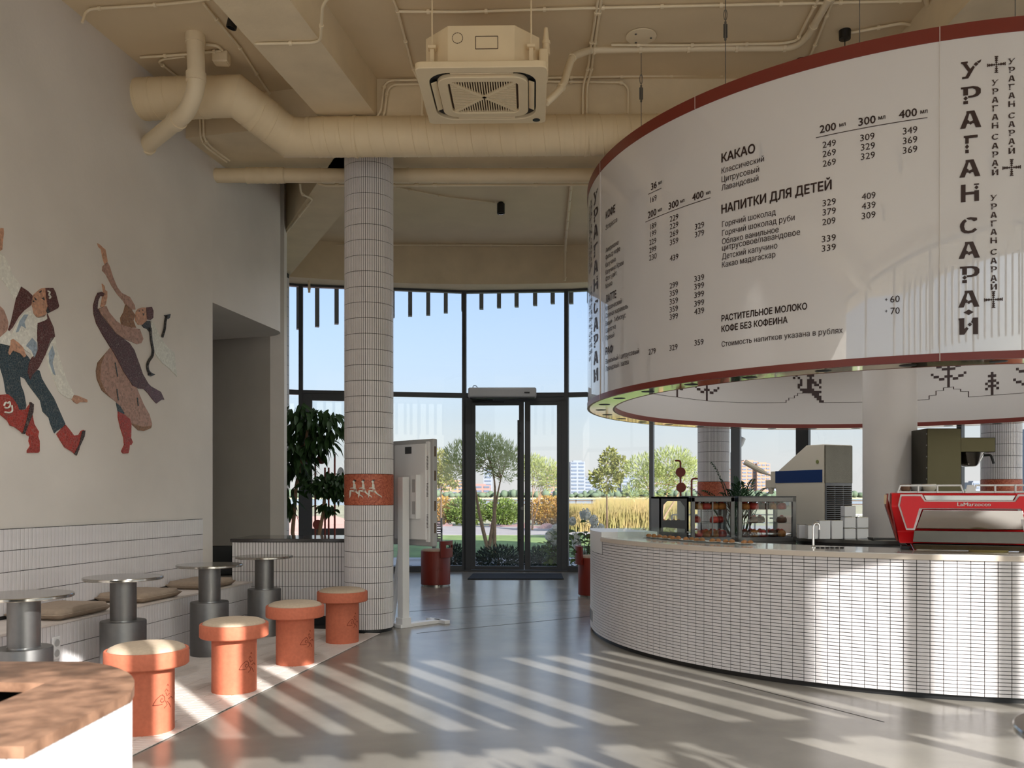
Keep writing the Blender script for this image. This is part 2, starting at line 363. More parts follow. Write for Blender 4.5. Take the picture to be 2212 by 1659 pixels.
# ceiling slabs and beams
near = [back_at_x(-6.4) + Vector((0, -1.7)), back_at_x(9.4) + Vector((.2, -1.7)), Vector((11.5, 2)), Vector((11.5, 9.0)), Vector((-6.4, 9.0))]
struct(MB().prism([(p.x, p.y) for p in near], 5.09, 5.4), 'ceiling', 'ceiling', smooth=0, label='beige painted concrete ceiling over the seating')
far = [(-6.4, 8.99), (11.5, 8.99), (10.5, 12.5), (7.5, 16), (3, 17.6), (-2, 17.8), (-6.4, 16.6)]
struct(MB().prism(far, 5.53, 5.75), 'ceiling_far', 'ceiling', smooth=0, label='darker ceiling bay beyond the big duct')
struct(MB().prism([(-6.4, 9.3), (-1.6, 8.03), (-1.2, 7.95), (10.5, 7.95), (10.5, 9.0), (-6.4, 9.0 + .35)], 4.75, 5.6), 'beam_cross', 'concrete', smooth=0, label='cross beam above the large duct')
d = Vector((WD.x, WD.y))
def longbeam(name, x0, x1, Y1, dirv, Y0, zb=4.75, label=None):
    k = dirv.x / dirv.y
    struct(MB().prism([(x0 - k * (Y1 - Y0), Y0), (x1 - k * (Y1 - Y0), Y0), (x1, Y1), (x0, Y1)], zb, 5.15), name, 'concrete', smooth=0, label=label)
longbeam('beam_long', -1.74, -1.21, 8.02, d, -2.5, label='painted concrete beam running beside the air unit')
longbeam('beam_right', 3.17, 3.75, 8.02, Vector((0, 1)), -1.5, label='concrete beam above the round menu drum')
def diag(name, a, b, wd, label):
    a = Vector(a); b = Vector(b); n = Vector((-(b - a).y, (b - a).x)).normalized() * wd / 2
    struct(MB().prism([tuple(a + n), tuple(a - n), tuple(b - n), tuple(b + n)], 4.75, 5.6), name, 'concrete', smooth=0, label=label)
diag('beam_diagonal', (-1.41, 8.67), (-3.85, 13.95), .5, 'diagonal beam between two tiled columns')
diag('beam_diagonal_right', (3.95, 9.2), (3.0, 14.4), .5, 'beam behind the menu drum')
# ---------------------------------------------------------------- glass front
fpx = [520, 650, 1003, 1224, 1408, 1590, 1735, 2075]
FP = [arc_px(p) for p in fpx]
ang = math.atan2(FP[-1].y - FC.y, FP[-1].x - FC.x)
step = 1.75 / FR; k = 1
while ang - step * k > a_end + .06:
    FP.append(Vector((FC.x + FR * math.cos(ang - step * k), FC.y + FR * math.sin(ang - step * k)))); k += 1
FP.append(Vector((FC.x + FR * math.cos(a_end), FC.y + FR * math.sin(a_end))))
corner_i = len(FP) - 1
nb = 7
end = back_at_x(-4.95)
for i in range(1, nb + 1): FP.append(FP[corner_i].lerp(end, i / nb))
wide = {5: .15, 6: .2}
wn = 0
panes = []
for i in range(len(FP) - 1):
    A, B = FP[i], FP[i + 1]; t = (B - A).normalized(); n = Vector((-t.y, t.x))     # n points outwards on this winding
    if n.dot(A - FC) < 0: n = -n
    wn += 1
    mb = MB(); mw = wide.get(i, .07); L = (B - A).length; rz = math.atan2(t.y, t.x)
    P3 = lambda u, v, z: (A.x + t.x * u + n.x * v, A.y + t.y * u + n.y * v, z)
    mb.box(P3(0, 0, 2.45), (mw, .12, 4.9), rz)
    door = (i == 2)
    lo = 3.0 if door else 0
    if not door: mb.box(P3(L / 2, 0, .05), (L, .1, .1), rz)
    mb.box(P3(L / 2, 0, (ZT0 + ZT1) / 2 + (.02 if i < 8 else 0)), (L, .1, ZT1 - ZT0 - (.06 if i < 8 else 0)), rz)
    mb.box(P3(L / 2, 0, ZG - .01), (L, .1, .06), rz)
    wo = struct(mb, 'window_%d' % wn, 'framelight' if i in (4, 5) else 'frame', label=None, smooth=0, bevel=.004)
    if i < 8:
        wo['label'] = ['narrow glass bay hidden beside the recess wall', 'glass bay behind the indoor ficus plants', 'glazed bay above the terrace door', 'glass bay beside the hydrangeas', 'glass bay behind the pastry cases', 'glass bay with a wide grey mullion behind the soft serve machine', 'glass bay behind the smooth round column', 'glass bay behind the coffee brewer'][i]
    for z0, z1 in ((.1, ZT0 + .03), (ZT1, ZG - .04)):
        if door and z0 < 1: continue
        p = MB().box(P3(L / 2, 0, (z0 + z1) / 2), (L - mw * .9, .012, z1 - z0), rz).build('pane', 'glass', wo, world=True, smooth=0)
# header above the glass, following the front
mb = MB()
def offs(P, dist):
    out = []
    for i, p in enumerate(P):
        a = P[max(i - 1, 0)]; b = P[min(i + 1, len(P) - 1)]; t = (b - a).normalized(); n = Vector((-t.y, t.x))
        if n.dot(p - FC) < 0: n = -n
        out.append(p + n * dist)
    return out
def dense(P, i0, i1, n=6):
    "points along the true arc between mullions"
    out = []
    for i in range(i0, i1):
        for k in range(n):
            q = P[i].lerp(P[i + 1], k / n) - FC; out.append(FC + q.normalized() * FR)
    out.append(P[i1]); return out
arc = dense(FP, 0, corner_i)
ins, outs = offs(arc, -.5), offs(arc, .12)
struct(MB().prism([tuple(p) for p in ins] + [tuple(p) for p in reversed(outs)], ZG, 5.6), 'wall_header', 'concrete', label='painted concrete header over the window front', smooth=20)
bl = FP[corner_i:]
ins, outs = offs(bl, -.3), offs(bl, .12)
struct(MB().prism([tuple(p) for p in ins] + [tuple(p) for p in reversed(outs)], ZG, 5.6), 'wall_header_rear', 'concrete', smooth=20)
# eave outside and the metal fins hanging from it
ou, o2 = offs(arc, .1), offs(arc, 1.6)
ev = struct(MB().prism([tuple(p) for p in ou] + [tuple(p) for p in reversed(o2)], 5.32, 5.6), 'trim_1', 'concrete', label='roof eave outside the window front', smooth=20)
fin = MB().box((0, 0, -.5), (.075, .13, 1.0)).build('fin', 'fin', ev, smooth=0); fmesh = fin.data; bpy.data.objects.remove(fin)
def addfin(par, p, out, zb, zt=5.34, wd=1):
    o = bpy.data.objects.new('fin', fmesh); C.objects.link(o); o.parent = par
    m = frame_mtx((p.x, p.y, zt), (out.x, out.y, 0)) @ Matrix.Diagonal((wd, 1, zt - zb, 1)); o.matrix_basis = wmat(par).inverted() @ m
for px, py in ((570, 722), (608, 716), (645, 711), (685, 706), (727, 700), (768, 694), (808, 690), (848, 686), (886, 683), (925, 681), (963, 676), (1001, 672), (1040, 668), (1078, 665), (1116, 663), (1156, 660), (1194, 656), (1234, 656), (1273, 655), (1312, 655)):
    q = arc_px(px); nrm = (q - FC).normalized(); dist = (FR + 1.25) / FR; p = FC + (q - FC) * dist
    p = Vector(((px - CX) / F * p.y, p.y)); addfin(ev, p, nrm, CH + (HOR - py) * p.y / F)
a = math.atan2(arc_px(1350).y - FC.y, arc_px(1350).x - FC.x)
while a > a_end:
    nrm = Vector((math.cos(a), math.sin(a))); addfin(ev, FC + nrm * (FR + 1.3), nrm, 4.6 - .9 * min(1, max(0, (1.1 - a) / 1.6))); a -= .0285
ou = offs(bl, .1)
o2 = [SV * s_ + SU * (-6.48 + .41 * (min(s_, 4.3) - 2.76) + .15 * max(0, s_ - 4.3) + 11.45) for s_ in (7.6, 6, 5, 4.3, 3, 1.5, 0, -1.5, -3.6)]
ev2 = struct(MB().prism([tuple(p) for p in ou] + [tuple(p) for p in reversed(o2)], ZE, 5.6), 'trim_2', 'concrete', label='roof eave outside the rear window front', smooth=0)
NB = Vector((TB.y, -TB.x))
for s in [-3.1 + .3 * i for i in range(12)] + [.4, .68, .96, 1.24, 1.52, 1.785, 2.045, 2.345, 2.64, 2.895, 3.18, 3.48, 3.79, 4.10, 4.42, 4.66, 4.91, 5.0, 5.38, 5.71, 6.05, 6.4, 6.7, 7.0]:
    q0 = PB + NB * 1.5; k = (s - SV.dot(q0)) / SV.dot(TB); addfin(ev2, q0 + TB * k, NB, 3.66, ZE + .2, 1.3 if s < 5.1 else .7)
# ---------------------------------------------------------------- glazed door
def door_leaf(name, label, A, t, n, u0, u1, glass, zt=2.96):
    rz = math.atan2(t.y, t.x); P3 = lambda u, v, z: (A.x + t.x * u + n.x * v, A.y + t.y * u + n.y * v, z)
    root = tag(bpy.data.objects.new(name, None), label, None, None, 'structure'); C.objects.link(root); root.location = P3((u0 + u1) / 2, 0, .03)
    mb = MB(); g0, g1, z0, z1 = glass
    mb.box(P3((u0 + g0) / 2, -.02, (zt + .03) / 2), (g0 - u0, .07, zt - .03), rz); mb.box(P3((g1 + u1) / 2, -.02, (zt + .03) / 2), (u1 - g1, .07, zt - .03), rz)
    mb.box(P3((g0 + g1) / 2, -.02, (z1 + zt) / 2), (g1 - g0, .07, zt - z1), rz); mb.box(P3((g0 + g1) / 2, -.02, (z0 + .03) / 2), (g1 - g0, .07, z0 - .03), rz)
    mb.build('leaf_frame', 'frame', root, world=True, smooth=0, bevel=.005)
    MB().box(P3((g0 + g1) / 2, -.02, (z0 + z1) / 2), (g1 - g0 + .01, .012, z1 - z0 + .01), rz).build('pane', 'glass', root, world=True, smooth=0)
    return root, P3, rz
A, B = FP[2], FP[3]; t = (B - A).normalized(); n = Vector((-t.y, t.x)); L = (B - A).length
def upx(px): return (arc_px(px) - A).dot(t)
zz = lambda py: CH - (py - HOR) * 15.3 / F
d1, P3, rz = door_leaf('door_1', 'wide glazed leaf of the terrace door with a long pull bar', A, t, n, upx(1017), upx(1132), (upx(1027.5), upx(1121.5), zz(1223), zz(875)))
for z0, z1 in ((zz(1190), zz(908)),):
    mb = MB().box(P3(upx(1120.5), -.11, (z0 + z1) / 2), (.03, .03, z1 - z0), rz)
    for z in (zz(935), zz(1165)): mb.box(P3(upx(1122.5), -.08, z), (.05, .06, .02), rz)
    mb.build('pull_bar', 'black', d1, world=True, smooth=0, bevel=.003)
MB().box(P3(upx(1043), -.1, zz(862)), (.36, .07, .07), rz).box(P3(upx(1056), -.1, zz(869)), (.55, .03, .02), rz).build('door_closer', 'black', d1, world=True, smooth=0, bevel=.004)
MB().cyl(P3(upx(1129), -.055, zz(1098)), P3(upx(1129), -.08, zz(1098)), .03, 14).build('lock_rosette', 'steel', d1, world=True)
door_leaf('door_2', 'narrow glazed leaf of the terrace door', A, t, n, upx(1134), upx(1214), (upx(1146), upx(1203), zz(1223), zz(875)))
mb = MB().box(P3(upx(1010.5), 0, 1.5), (.13, .12, 3.0), rz).box(P3(upx(1219), 0, 1.5), (.1, .12, 3.0), rz).box(P3(L / 2, 0, 2.99), (L - .06, .12, .07), rz).box(P3(L / 2, 0, .012), (L, .16, .024), rz)
struct(mb, 'trim_3', 'frame', label='dark door frame around the terrace door', smooth=0, bevel=.004)
# second framed door leaf behind the ficus
A, B = FP[1], FP[2]; t = (B - A).normalized(); n = Vector((-t.y, t.x))
def upx(px): return (arc_px(px) - A).dot(t)
door_leaf('door_3', 'dark framed glass door behind the ficus plants', A, t, n, upx(654), upx(848), (upx(675), upx(836), zz(1140), zz(870)), zt=zz(855))
# door mat, air curtain
tag(MB().prism([tuple(fl(1010, 1252).xy), tuple(fl(1218, 1252).xy), tuple(fl(1213, 1240).xy), tuple(fl(1022, 1240).xy)], 0, .015).build('door_mat', 'rubber', bevel=.004, smooth=0), 'black rubber mat in front of the terrace door', 'mat')
p = at(1085, 847, 15.0)
ac = thing('air_curtain', 'long grey air curtain heater above the terrace door', 'heater', (p.x, p.y, p.z - .1), -.01)
MB().prism([(-.58, -.1), (.58, -.1), (.58, .13), (-.58, .13)], 0, .17).build('housing', 'greyp', ac, bevel=.03, seg=3)
MB().box((0, -.005, -.006), (1.1, .12, .014)).build('outlet_grille', 'black', ac, smooth=0)
MB().box((.42, -.101, .08), (.09, .008, .025)).build('control_panel', 'black', ac, smooth=0)
MB().tube(smooth_path([(-.5, 0, .16), (-.5, 0, .21), (-.44, 0, .21), (-.42, .02, .16)], .03), .006, 6).build('cable', 'black', ac)
# ---------------------------------------------------------------- columns
def tiled_column(name, label, c, r, ztop, band=None, tw=.021, rows_from=.03):
    o = thing(name, label, 'column', (c[0], c[1], 0))
    MB().lathe([(r - .012, 0), (r - .012, .035)], 48).build('plinth', 'plinth', o)
    MB().lathe([(r - .006, .03), (r - .006, ztop)], 64).build('core', 'grout', o)
    n = int(2 * PI * r / tw); mats = []; z = rows_from
    me = tile_mesh(2 * PI * r / n - .0044, .1455, .005, 'tile'); V = [v.co.copy() for v in me.vertices]; Fs = [tuple(p.vertices) for p in me.polygons]
    mb = MB()
    while z + .15 < ztop + .02:
        if not (band and band[0] - .01 < z < band[1] - .02):
            for i in range(n):
                a = 2 * PI * i / n; q = frame_mtx(((r - .006) * math.cos(a), (r - .006) * math.sin(a), z + .075), (math.cos(a), math.sin(a), 0)); mb.add([q @ v for v in V], Fs)
        z += .15
    mb.build('tile_field', 'tile', o, smooth=0, kind='stuff')
    if band: MB().lathe([(r + .001, band[0] + .002), (r + .001, band[1] - .002)], 72).build('mosaic_band', 'mo_band', o)
    return o
BND = (1.23, 1.53)
col1 = tiled_column('tiled_column', 'white tiled round column with three running figures on its terracotta band', (-1.41, 8.67), .24, 4.75, BND)
tiled_column('tiled_column', 'tiled column peeking out behind the recess wall', (-3.69, 13.6), .24, 4.75, None)
tiled_column('tiled_column', 'tiled column with plain terracotta band behind the pastry cases', (3.07, 13.4), .24, 4.75, BND)
tiled_column('tiled_column', 'tiled column beyond the coffee brewer at the right', (6.34, 11.4), .24, 5.0, BND)
tiled_column('tiled_column', 'tiled column standing outside the picture to the right', (4.26, .18), .235, 5.09, BND)
# three runners on the band
def runner(idx, px0):
    r = .24 + .002
    def W(pts, name, m, par, off=.0):
        mb = MB(); q = []
        for x, y in pts:
            a = (x + px0 - 948) * .0844 / 52.5; a = max(-1.45, min(1.45, math.asin(max(-.99, min(.99, a))))); z = 1.53 - (y - 518) * .0844 * 8.43 / F
            ca = -PI / 2 + .163 + a
            q.append((ca, z))
        out = [((r + off + .004) * math.cos(a), (r + off + .004) * math.sin(a), z) for a, z in q]; inn = [((r - .002) * math.cos(a), (r - .002) * math.sin(a), z) for a, z in q]
        n = len(q); ar = sum(q[i][0] * q[(i + 1) % n][1] - q[(i + 1) % n][0] * q[i][1] for i in range(n))
        if ar < 0: out.reverse(); inn.reverse()
        mb.add(out + inn, [tuple(range(n))] + [((i + 1) % n, i, n + i, n + (i + 1) % n) for i in range(n)])
        return mb.build(name, m, par, smooth=0)
    b = W([(1018, 800), (1030, 760), (1020, 740), (1005, 722), (1012, 700), (1030, 680), (1060, 690), (1062, 740), (1055, 768), (1078, 785), (1080, 870), (1098, 905), (1105, 945), (1150, 1010), (1200, 1050), (1250, 1085), (1262, 1138), (1240, 1105), (1170, 1062), (1110, 1020), (1080, 985), (1030, 978), (965, 960), (968, 1010), (955, 1080), (928, 1138), (930, 1100), (928, 1010), (936, 938), (985, 928), (1030, 928), (1042, 893), (948, 888), (948, 874), (1025, 862)], 'runner_figure', 'mo_scarf', col1)
    W([(1025, 672), (1050, 660), (1080, 672), (1078, 705), (1060, 715), (1050, 690), (1030, 688)], 'hair', 'mo_hair', b, .002)
    W([(1040, 910), (1098, 905), (1102, 945), (1075, 975), (1035, 975)], 'shorts', 'mo_pink', b, .002)
for i, dx in enumerate((-455, -240, 0)): runner(i, dx)
# smooth column inside the bar
o = thing('round_column', 'smooth beige plaster column in the middle of the bar', 'column', (3.95, 9.2, 0))
MB().lathe([(.264, 0), (.264, 4.75)], 64).build('shaft', 'plaster', o)
MB().lathe([(.27, 0), (.27, .08)], 48).build('base_skirt', 'steel', o)
# ---------------------------------------------------------------- ducts, pipes and ceiling services
def ribbed(mb, a, b, r, pitch=.012, depth=.0022, seam=12):
    a = Vector(a); b = Vector(b); L = (b - a).length; n = max(2, int(L / pitch)); pts = []; rr = []
    for i in range(n + 1):
        pts.append(a.lerp(b, i / n)); k = i % seam
        rr.append(r + (depth * 1.6 if k == 0 else (depth if i % 2 else 0)))
    return mb.tube(pts, rr, 40, caps=False)
DP = [Vector((-3.30, 7.72, 4.80)), Vector((-2.40, 7.66, 4.80)), Vector((-2.03, 8.0, 4.58)), Vector((3.4, 7.9, 4.58))]
duct = thing('spiral_duct', 'large beige spiral air duct hung below the cross beam', 'duct', (0, 8.0, 4.40))
def elbow(mb, P, r, trims):
    "mitred duct run"
    n = 40; rings = []
    for i, p in enumerate(P):
        d0 = (P[i] - P[i - 1]).normalized() if i else None; d1 = (P[i + 1] - P[i]).normalized() if i < len(P) - 1 else None
        d = d0 or d1
        pl = (d0 + d1).normalized() if d0 and d1 else d
        u = Vector((0, 0, 1)) - d * d.z; u.normalize(); v = d.cross(u); ring = []
        for j in range(n):
            q = u * math.cos(2 * PI * j / n) * r + v * math.sin(2 * PI * j / n) * r; k = -q.dot(pl) / d.dot(pl); ring.append(p + q + d * k)
        rings.append(ring)
    return rings
lead = [DP[0], DP[1], DP[2], DP[2] + (DP[3] - DP[2]).normalized() * .2]
mb = MB(); rg = elbow(mb, lead, .172, None)
for i in range(3): mb.add(rg[i] + rg[i + 1], [(j, (j + 1) % 40, 40 + (j + 1) % 40, 40 + j) for j in range(40)])
mb.build('bend', 'duct', duct, world=True, smooth=50)
ribbed(MB(), DP[0], DP[0].lerp(DP[1], .72), .173).build('spiral_sleeve', 'duct', duct, world=True, smooth=60)
ribbed(MB(), DP[1].lerp(DP[2], .28), DP[1].lerp(DP[2], .74), .173).build('spiral_sleeve', 'duct', duct, world=True, smooth=60)
ribbed(MB(), DP[2] + (DP[3] - DP[2]).normalized() * .18, DP[3], .173).build('spiral_sleeve', 'duct', duct, world=True, smooth=60)
def helix(a, b, r, pitch, rr_):
    a = Vector(a); b = Vector(b); d_ = (b - a).normalized(); u = d_.orthogonal().normalized(); v = d_.cross(u); L = (b - a).length; n = int(L / pitch * 28)
    return MB().tube([a + d_ * L * i / n + (u * math.cos(2 * PI * i / 28) + v * math.sin(2 * PI * i / 28)) * r for i in range(n + 1)], rr_, 5)
for a, b in ((DP[0], DP[0].lerp(DP[1], .72)), (DP[1].lerp(DP[2], .28), DP[1].lerp(DP[2], .74)), (DP[2] + (DP[3] - DP[2]).normalized() * .18, DP[3])):
    helix(a, b, .175, .13, .0042).build('lock_seam', 'duct', duct, world=True, smooth=60)
for px in (768, 1265):
    k = (px - CX) * 7.97 / F; f = (k - DP[2].x) / (DP[3].x - DP[2].x); c = DP[2].lerp(DP[3], f)
    hb = MB().lathe([(.178, -.012), (.182, -.012), (.182, .012), (.178, .012)], 40); m = Matrix.Translation(c) @ Matrix.Rotation(PI / 2, 4, 'Y'); hb.v = [tuple(m @ Vector(v)) for v in hb.v]
    o = hb.build('hanger_strap', 'duct', duct, world=True)
    MB().cyl(c + Vector((0, 0, .17)), (c.x, c.y, 5.09 if px > 1000 else 4.78), .008, 8).build('rod', 'duct', o, world=True)
# elbow drain pipe from the ceiling into the wall
sp = thing('drain_pipe', 'beige elbow pipe dropping from ceiling into the left wall', 'pipe', (-2.59, 7.2, 4.5))
pth = [Vector((-2.59, 7.19, 5.09)), Vector((-2.58, 7.2, 4.66)), Vector((-2.70, 7.3, 4.50)), Vector((-3.27, 7.82, 4.42))]
MB().tube(smooth_path(pth, .14, 8), .07, 24).build('pipe_run', 'pipe', sp, world=True, smooth=50)
for p, d_, r in ((pth[0], Vector((0, 0, -1)), .078), (Vector((-2.585, 7.196, 4.78)), Vector((0, 0, -1)), .08), (pth[2].lerp(pth[3], .18), (pth[3] - pth[2]).normalized(), .08)):
    MB().cyl(p, p + d_ * .07, r, 24).build('socket_collar', 'pipe', sp, world=True)
MB().cyl(pth[3] - (pth[3] - pth[2]).normalized() * .06, pth[3] - (pth[3] - pth[2]).normalized() * .03, .085, 24).build('wall_collar', 'pipe', sp, world=True)
# thinner duct behind the column
t2 = thing('thin_duct', 'thin beige duct running behind the tiled column', 'duct', (-3.0, 9.02, 4.54))
MB().tube([(-3.04, 9.02, 4.605), (3.2, 9.02, 4.605)], .071, 28).build('duct_run', 'duct', t2, world=True, smooth=50)
ribbed(MB(), (-2.72, 9.02, 4.605), (-2.33, 9.02, 4.605), .077, .02, .004, 5).build('flex_sleeve', 'duct', t2, world=True, smooth=60)
for px in (690, 880, 965, 1010, 1100, 1180):
    x = (px - CX) * 9.02 / F; MB().tube([(x, 9.02, 4.605), (x + .02, 9.02, 4.605)], .076, 28).build('joint_band', 'duct', t2, world=True)
sp2 = thing('sprinkler_pipe', 'slim sprinkler pipe below the thin duct', 'pipe', (0, 9.3, 4.6))
MB().tube(smooth_path([(-2.08, 9.3, 4.75), (-2.06, 9.3, 4.62), (-1.98, 9.3, 4.60), (3.2, 9.3, 4.615)], .05), .014, 10).build('pipe_run', 'pipe', sp2, world=True)
for px in (728, 850, 900, 940, 1157):
    x = (px - CX) * 9.3 / F; MB().cyl((x, 9.3, 4.6), (x, 9.3, 5.0), .006, 6).cyl((x - .02, 9.3, 4.607), (x + .02, 9.3, 4.607), .022, 10).build('pipe_clip', 'pipe', sp2, world=True)
# conduits
def conduit(label, pts, r=.011, name='conduit', clips=.45, group=None):
    P = smooth_path(pts, .09, 6); base = min(P, key=lambda q: q.z)
    o = thing(name, label, 'conduit', tuple(base), 0, group)
    MB().tube(P, r, 8).build('pipe_run', 'pipe', o, world=True, smooth=60)
    L = 0; nxt = clips * .5
    for a, b in zip(P, P[1:]):
        s = (b - a).length
        while L + s > nxt:
            q = a.lerp(b, (nxt - L) / s); d_ = (b - a).normalized() * .012
            MB().cyl(q - d_, q + d_, r + .007, 8).build('clip', 'pipe', o, world=True); nxt += clips
        L += s
    return o
ZC = 5.07
cz = lambda px, py, z=ZC: fl(px, py, z)
conduit('conduit at the top left bending off the wall', [at(172, 40, 6.72) + Vector((.02, 0, -.03)), cz(187, 20), cz(345, 10), cz(430, 2), cz(470, -8)])
conduit('conduit running along the left side of the concrete beam', [cz(440, 8), cz(520, 105), cz(570, 185), at(583, 202, 8.0)])
conduit('short conduit beside the elbow pipe', [cz(303, 124), cz(385, 119), cz(478, 110)])
conduit('conduit bending behind the elbow pipe', [cz(480, 108), cz(470, 99), cz(445, 96)], .013)
conduit('hooked conduit above the large duct', [cz(385, 168), cz(342, 134), cz(352, 128), cz(400, 122)])
conduit('conduit crossing the underside of the concrete beam', [(-1.78, 6.98, 4.9), tuple(fl(541, 95, 4.735)), tuple(fl(692, 92, 4.735)), tuple(fl(697, 10, 4.735)), tuple(fl(716, -12, 4.735))])
conduit('pair conduit wrapping the beam end by the cross beam', [at(985, 171, 7.92), at(830, 174, 7.92), at(823, 240, 7.92), at(812, 256, 7.92)])
conduit('inner conduit wrapping the beam end by the cross beam', [at(985, 180, 7.93), at(838, 183, 7.93), at(831, 245, 7.93), at(825, 258, 7.93)])
conduit('conduit from the ceiling edge behind the air unit', [cz(845, -10), cz(858, 20), cz(892, 150), at(912, 190, 7.9), at(912, 255, 7.9)])
conduit('long conduit sweeping across the ceiling behind the air unit', [cz(862, 25), cz(1000, 26), cz(1250, 18), cz(1700, 8), cz(1990, 2)])
conduit('conduit line along the cross beam right of the air unit', [at(1180, 168, 7.9), at(1640, 160, 7.9)])
conduit('second conduit line along the cross beam right of the air unit', [at(1180, 176, 7.92), at(1345, 178, 7.92), at(1357, 190, 7.92), at(1357, 250, 7.92)])
conduit('twin conduit rising beside the round ceiling plate', [cz(1300, -8), cz(1285, 95), cz(1278, 150), at(1268, 185, 7.9), at(1268, 250, 7.9)])
conduit('second twin conduit rising beside the round ceiling plate', [cz(1293, -8), cz(1277, 95), cz(1270, 150), at(1259, 185, 7.91), at(1259, 250, 7.91)])
hose = conduit('insulated refrigerant hose curving from the air unit', [at(1180, 222, 6.85), at(1215, 190, 6.9), at(1235, 122, 7.1), cz(1275, 108), cz(1480, 104), cz(1715, 103), cz(1745, 78), cz(1795, -10)], .03, 'refrigerant_hose', .4)
conduit('thin conduit following the insulated hose', [cz(1320, 97), cz(1480, 98), cz(1690, 94), cz(1722, 88), cz(1735, 60), cz(1772, -10)])
conduit('conduit slanting down towards the drum rim', [cz(1800, 0), cz(1752, 118), cz(1735, 145)])
conduit('conduit looping to the pendant canopy above the drum', [cz(1833, 72), cz(1950, 50), cz(1975, 56), cz(1982, 90)], .012)
conduit('thick conduit descending at the top right', [cz(1998, -10), cz(2010, 30), cz(2022, 70)], .022)
conduit('slim conduit beside the thick one at the top right', [cz(2030, -10), cz(2033, 60)])
conduit('conduit along the far ceiling towards a downlight', [fl(852, 404, 5.51), fl(960, 425, 5.51), fl(1068, 438, 5.51)])
conduit('conduit descending the header right of centre', [fl(1240, 340, 5.5), fl(1222, 520, 5.5), at(1221, 545, 14.72), at(1220, 606, 14.72)], .022)
conduit('conduit descending the header left of the column', [at(667, 536, 14.65), at(668, 632, 14.65)], .02)
conduit('conduit along the top of the header', [at(680, 529, 14.6), at(742, 529, 14.6), at(1220, 530, 14.75)], .014)
conduit('hooked conduit on the diagonal beam', [at(648, 396, 9.7), at(650, 420, 9.9), at(676, 429, 10.1), fl(618, 503, 4.735)], .012)
conduit('paired conduit hugging the wall below the duct', [at(432, 258, 8.35), at(433, 300, 8.4), at(445, 318, 8.55), at(490, 350, 8.8)], .011)
conduit('inner paired conduit below the duct', [at(439, 258, 8.33), at(440, 298, 8.38), at(452, 315, 8.53), at(496, 347, 8.78)], .011)
# junction box, ceiling plate
o = thing('junction_box', 'beige junction box on the ceiling beside the elbow pipe', 'box', tuple(cz(478, 118)))
MB().box((0, 0, -.03), (.13, .1, .09)).build('housing', 'pipe', o, bevel=.008); MB().box((0, 0, -.078), (.11, .08, .008)).build('lid', 'pipe', o, smooth=0)
p = cz(1385, 78, 5.085)
o = thing('ceiling_plate', 'round white ceiling plate above the drum cable', 'plate', tuple(p))
MB().lathe([(.0, 0), (.125, 0), (.125, -.008), (.1, -.014), (0, -.016)][::-1], 32).build('disc', 'pipe', o)
for k in range(3): MB().lathe([(0, -.022), (.009, -.02), (.009, -.01)], 8, (.08 * math.cos(2 * k), .08 * math.sin(2 * k), 0)).build('screw', 'steel', o)
# downlights
def downlight(label, top, r, h, tilt=0):
    o = thing('downlight', label, 'lamp', tuple(top), 0, 'black cylinder ceiling lights')
    MB().lathe([(.035, 0), (.035, -.02), (r, -.022), (r, -h), (r * .82, -h), (r * .78, -h + .035), (0, -h + .04)][::-1], 28).build('housing', 'black', o)
    MB().lathe([(0, -h + .036), (r * .7, -h + .034)], 20).build('lens', 'greyp', o)
    if tilt: o.rotation_euler = (0, tilt, 0)
    return o
downlight('black cylinder light on the far ceiling right of the column', fl(1082, 437, 5.53), .056, .165)
downlight('black cylinder light just below the large duct', fl(1021, 328, 5.53) - Vector((0, 0, .0)), .056, .17)
downlight('small black spot tucked beside the concrete beam at the top left', fl(506, 34, 5.09), .04, .1, .25)
p = fl(1825, 66, 5.09)
o = thing('pendant_canopy', 'small black pendant canopy above the red drum rim', 'lamp', tuple(p))
MB().lathe([(.0, -.075), (.045, -.07), (.047, 0)], 24).build('canopy', 'black', o); MB().cyl((0, 0, -.07), (0, 0, -.6), .004, 6).build('cord', 'black', o)
MB().lathe([(.0, -.72), (.035, -.715), (.035, -.6), (0, -.59)], 20).build('lamp_head', 'black', o)
def lamp_light(o, z, watts, size=2.75):
    l = bpy.data.lights.new('lamp_light', 'SPOT'); l.energy = watts; l.spot_size = size; l.spot_blend = .6; l.shadow_soft_size = .05; l.color = (.97, .985, 1)
    q = bpy.data.objects.new('lamp_light', l); C.objects.link(q); q.parent = o; q.location = (0, 0, z); return q
for o_ in [q for q in list(C.objects) if q.get('label', '').startswith(('black cylinder light on the far', 'black cylinder light just'))]: lamp_light(o_, -.16, 70, 2.2)
for x, y, lb in ((-.4, 3.6, 'over the aisle'), (-1.25, 5.0, 'over the stools'), (-3.1, 4.0, 'over the bench'), (.7, 1.8, 'before the bar'), (-.6, .4, 'near the rear windows'), (3.0, .8, 'at the rear right')):
    o_ = downlight('added unseen black cylinder light on the near ceiling ' + lb, (x, y, 5.09), .056, .165); lamp_light(o_, -.15, 70, 1.85)  # out-of-view lamps added to raise the room's brightness
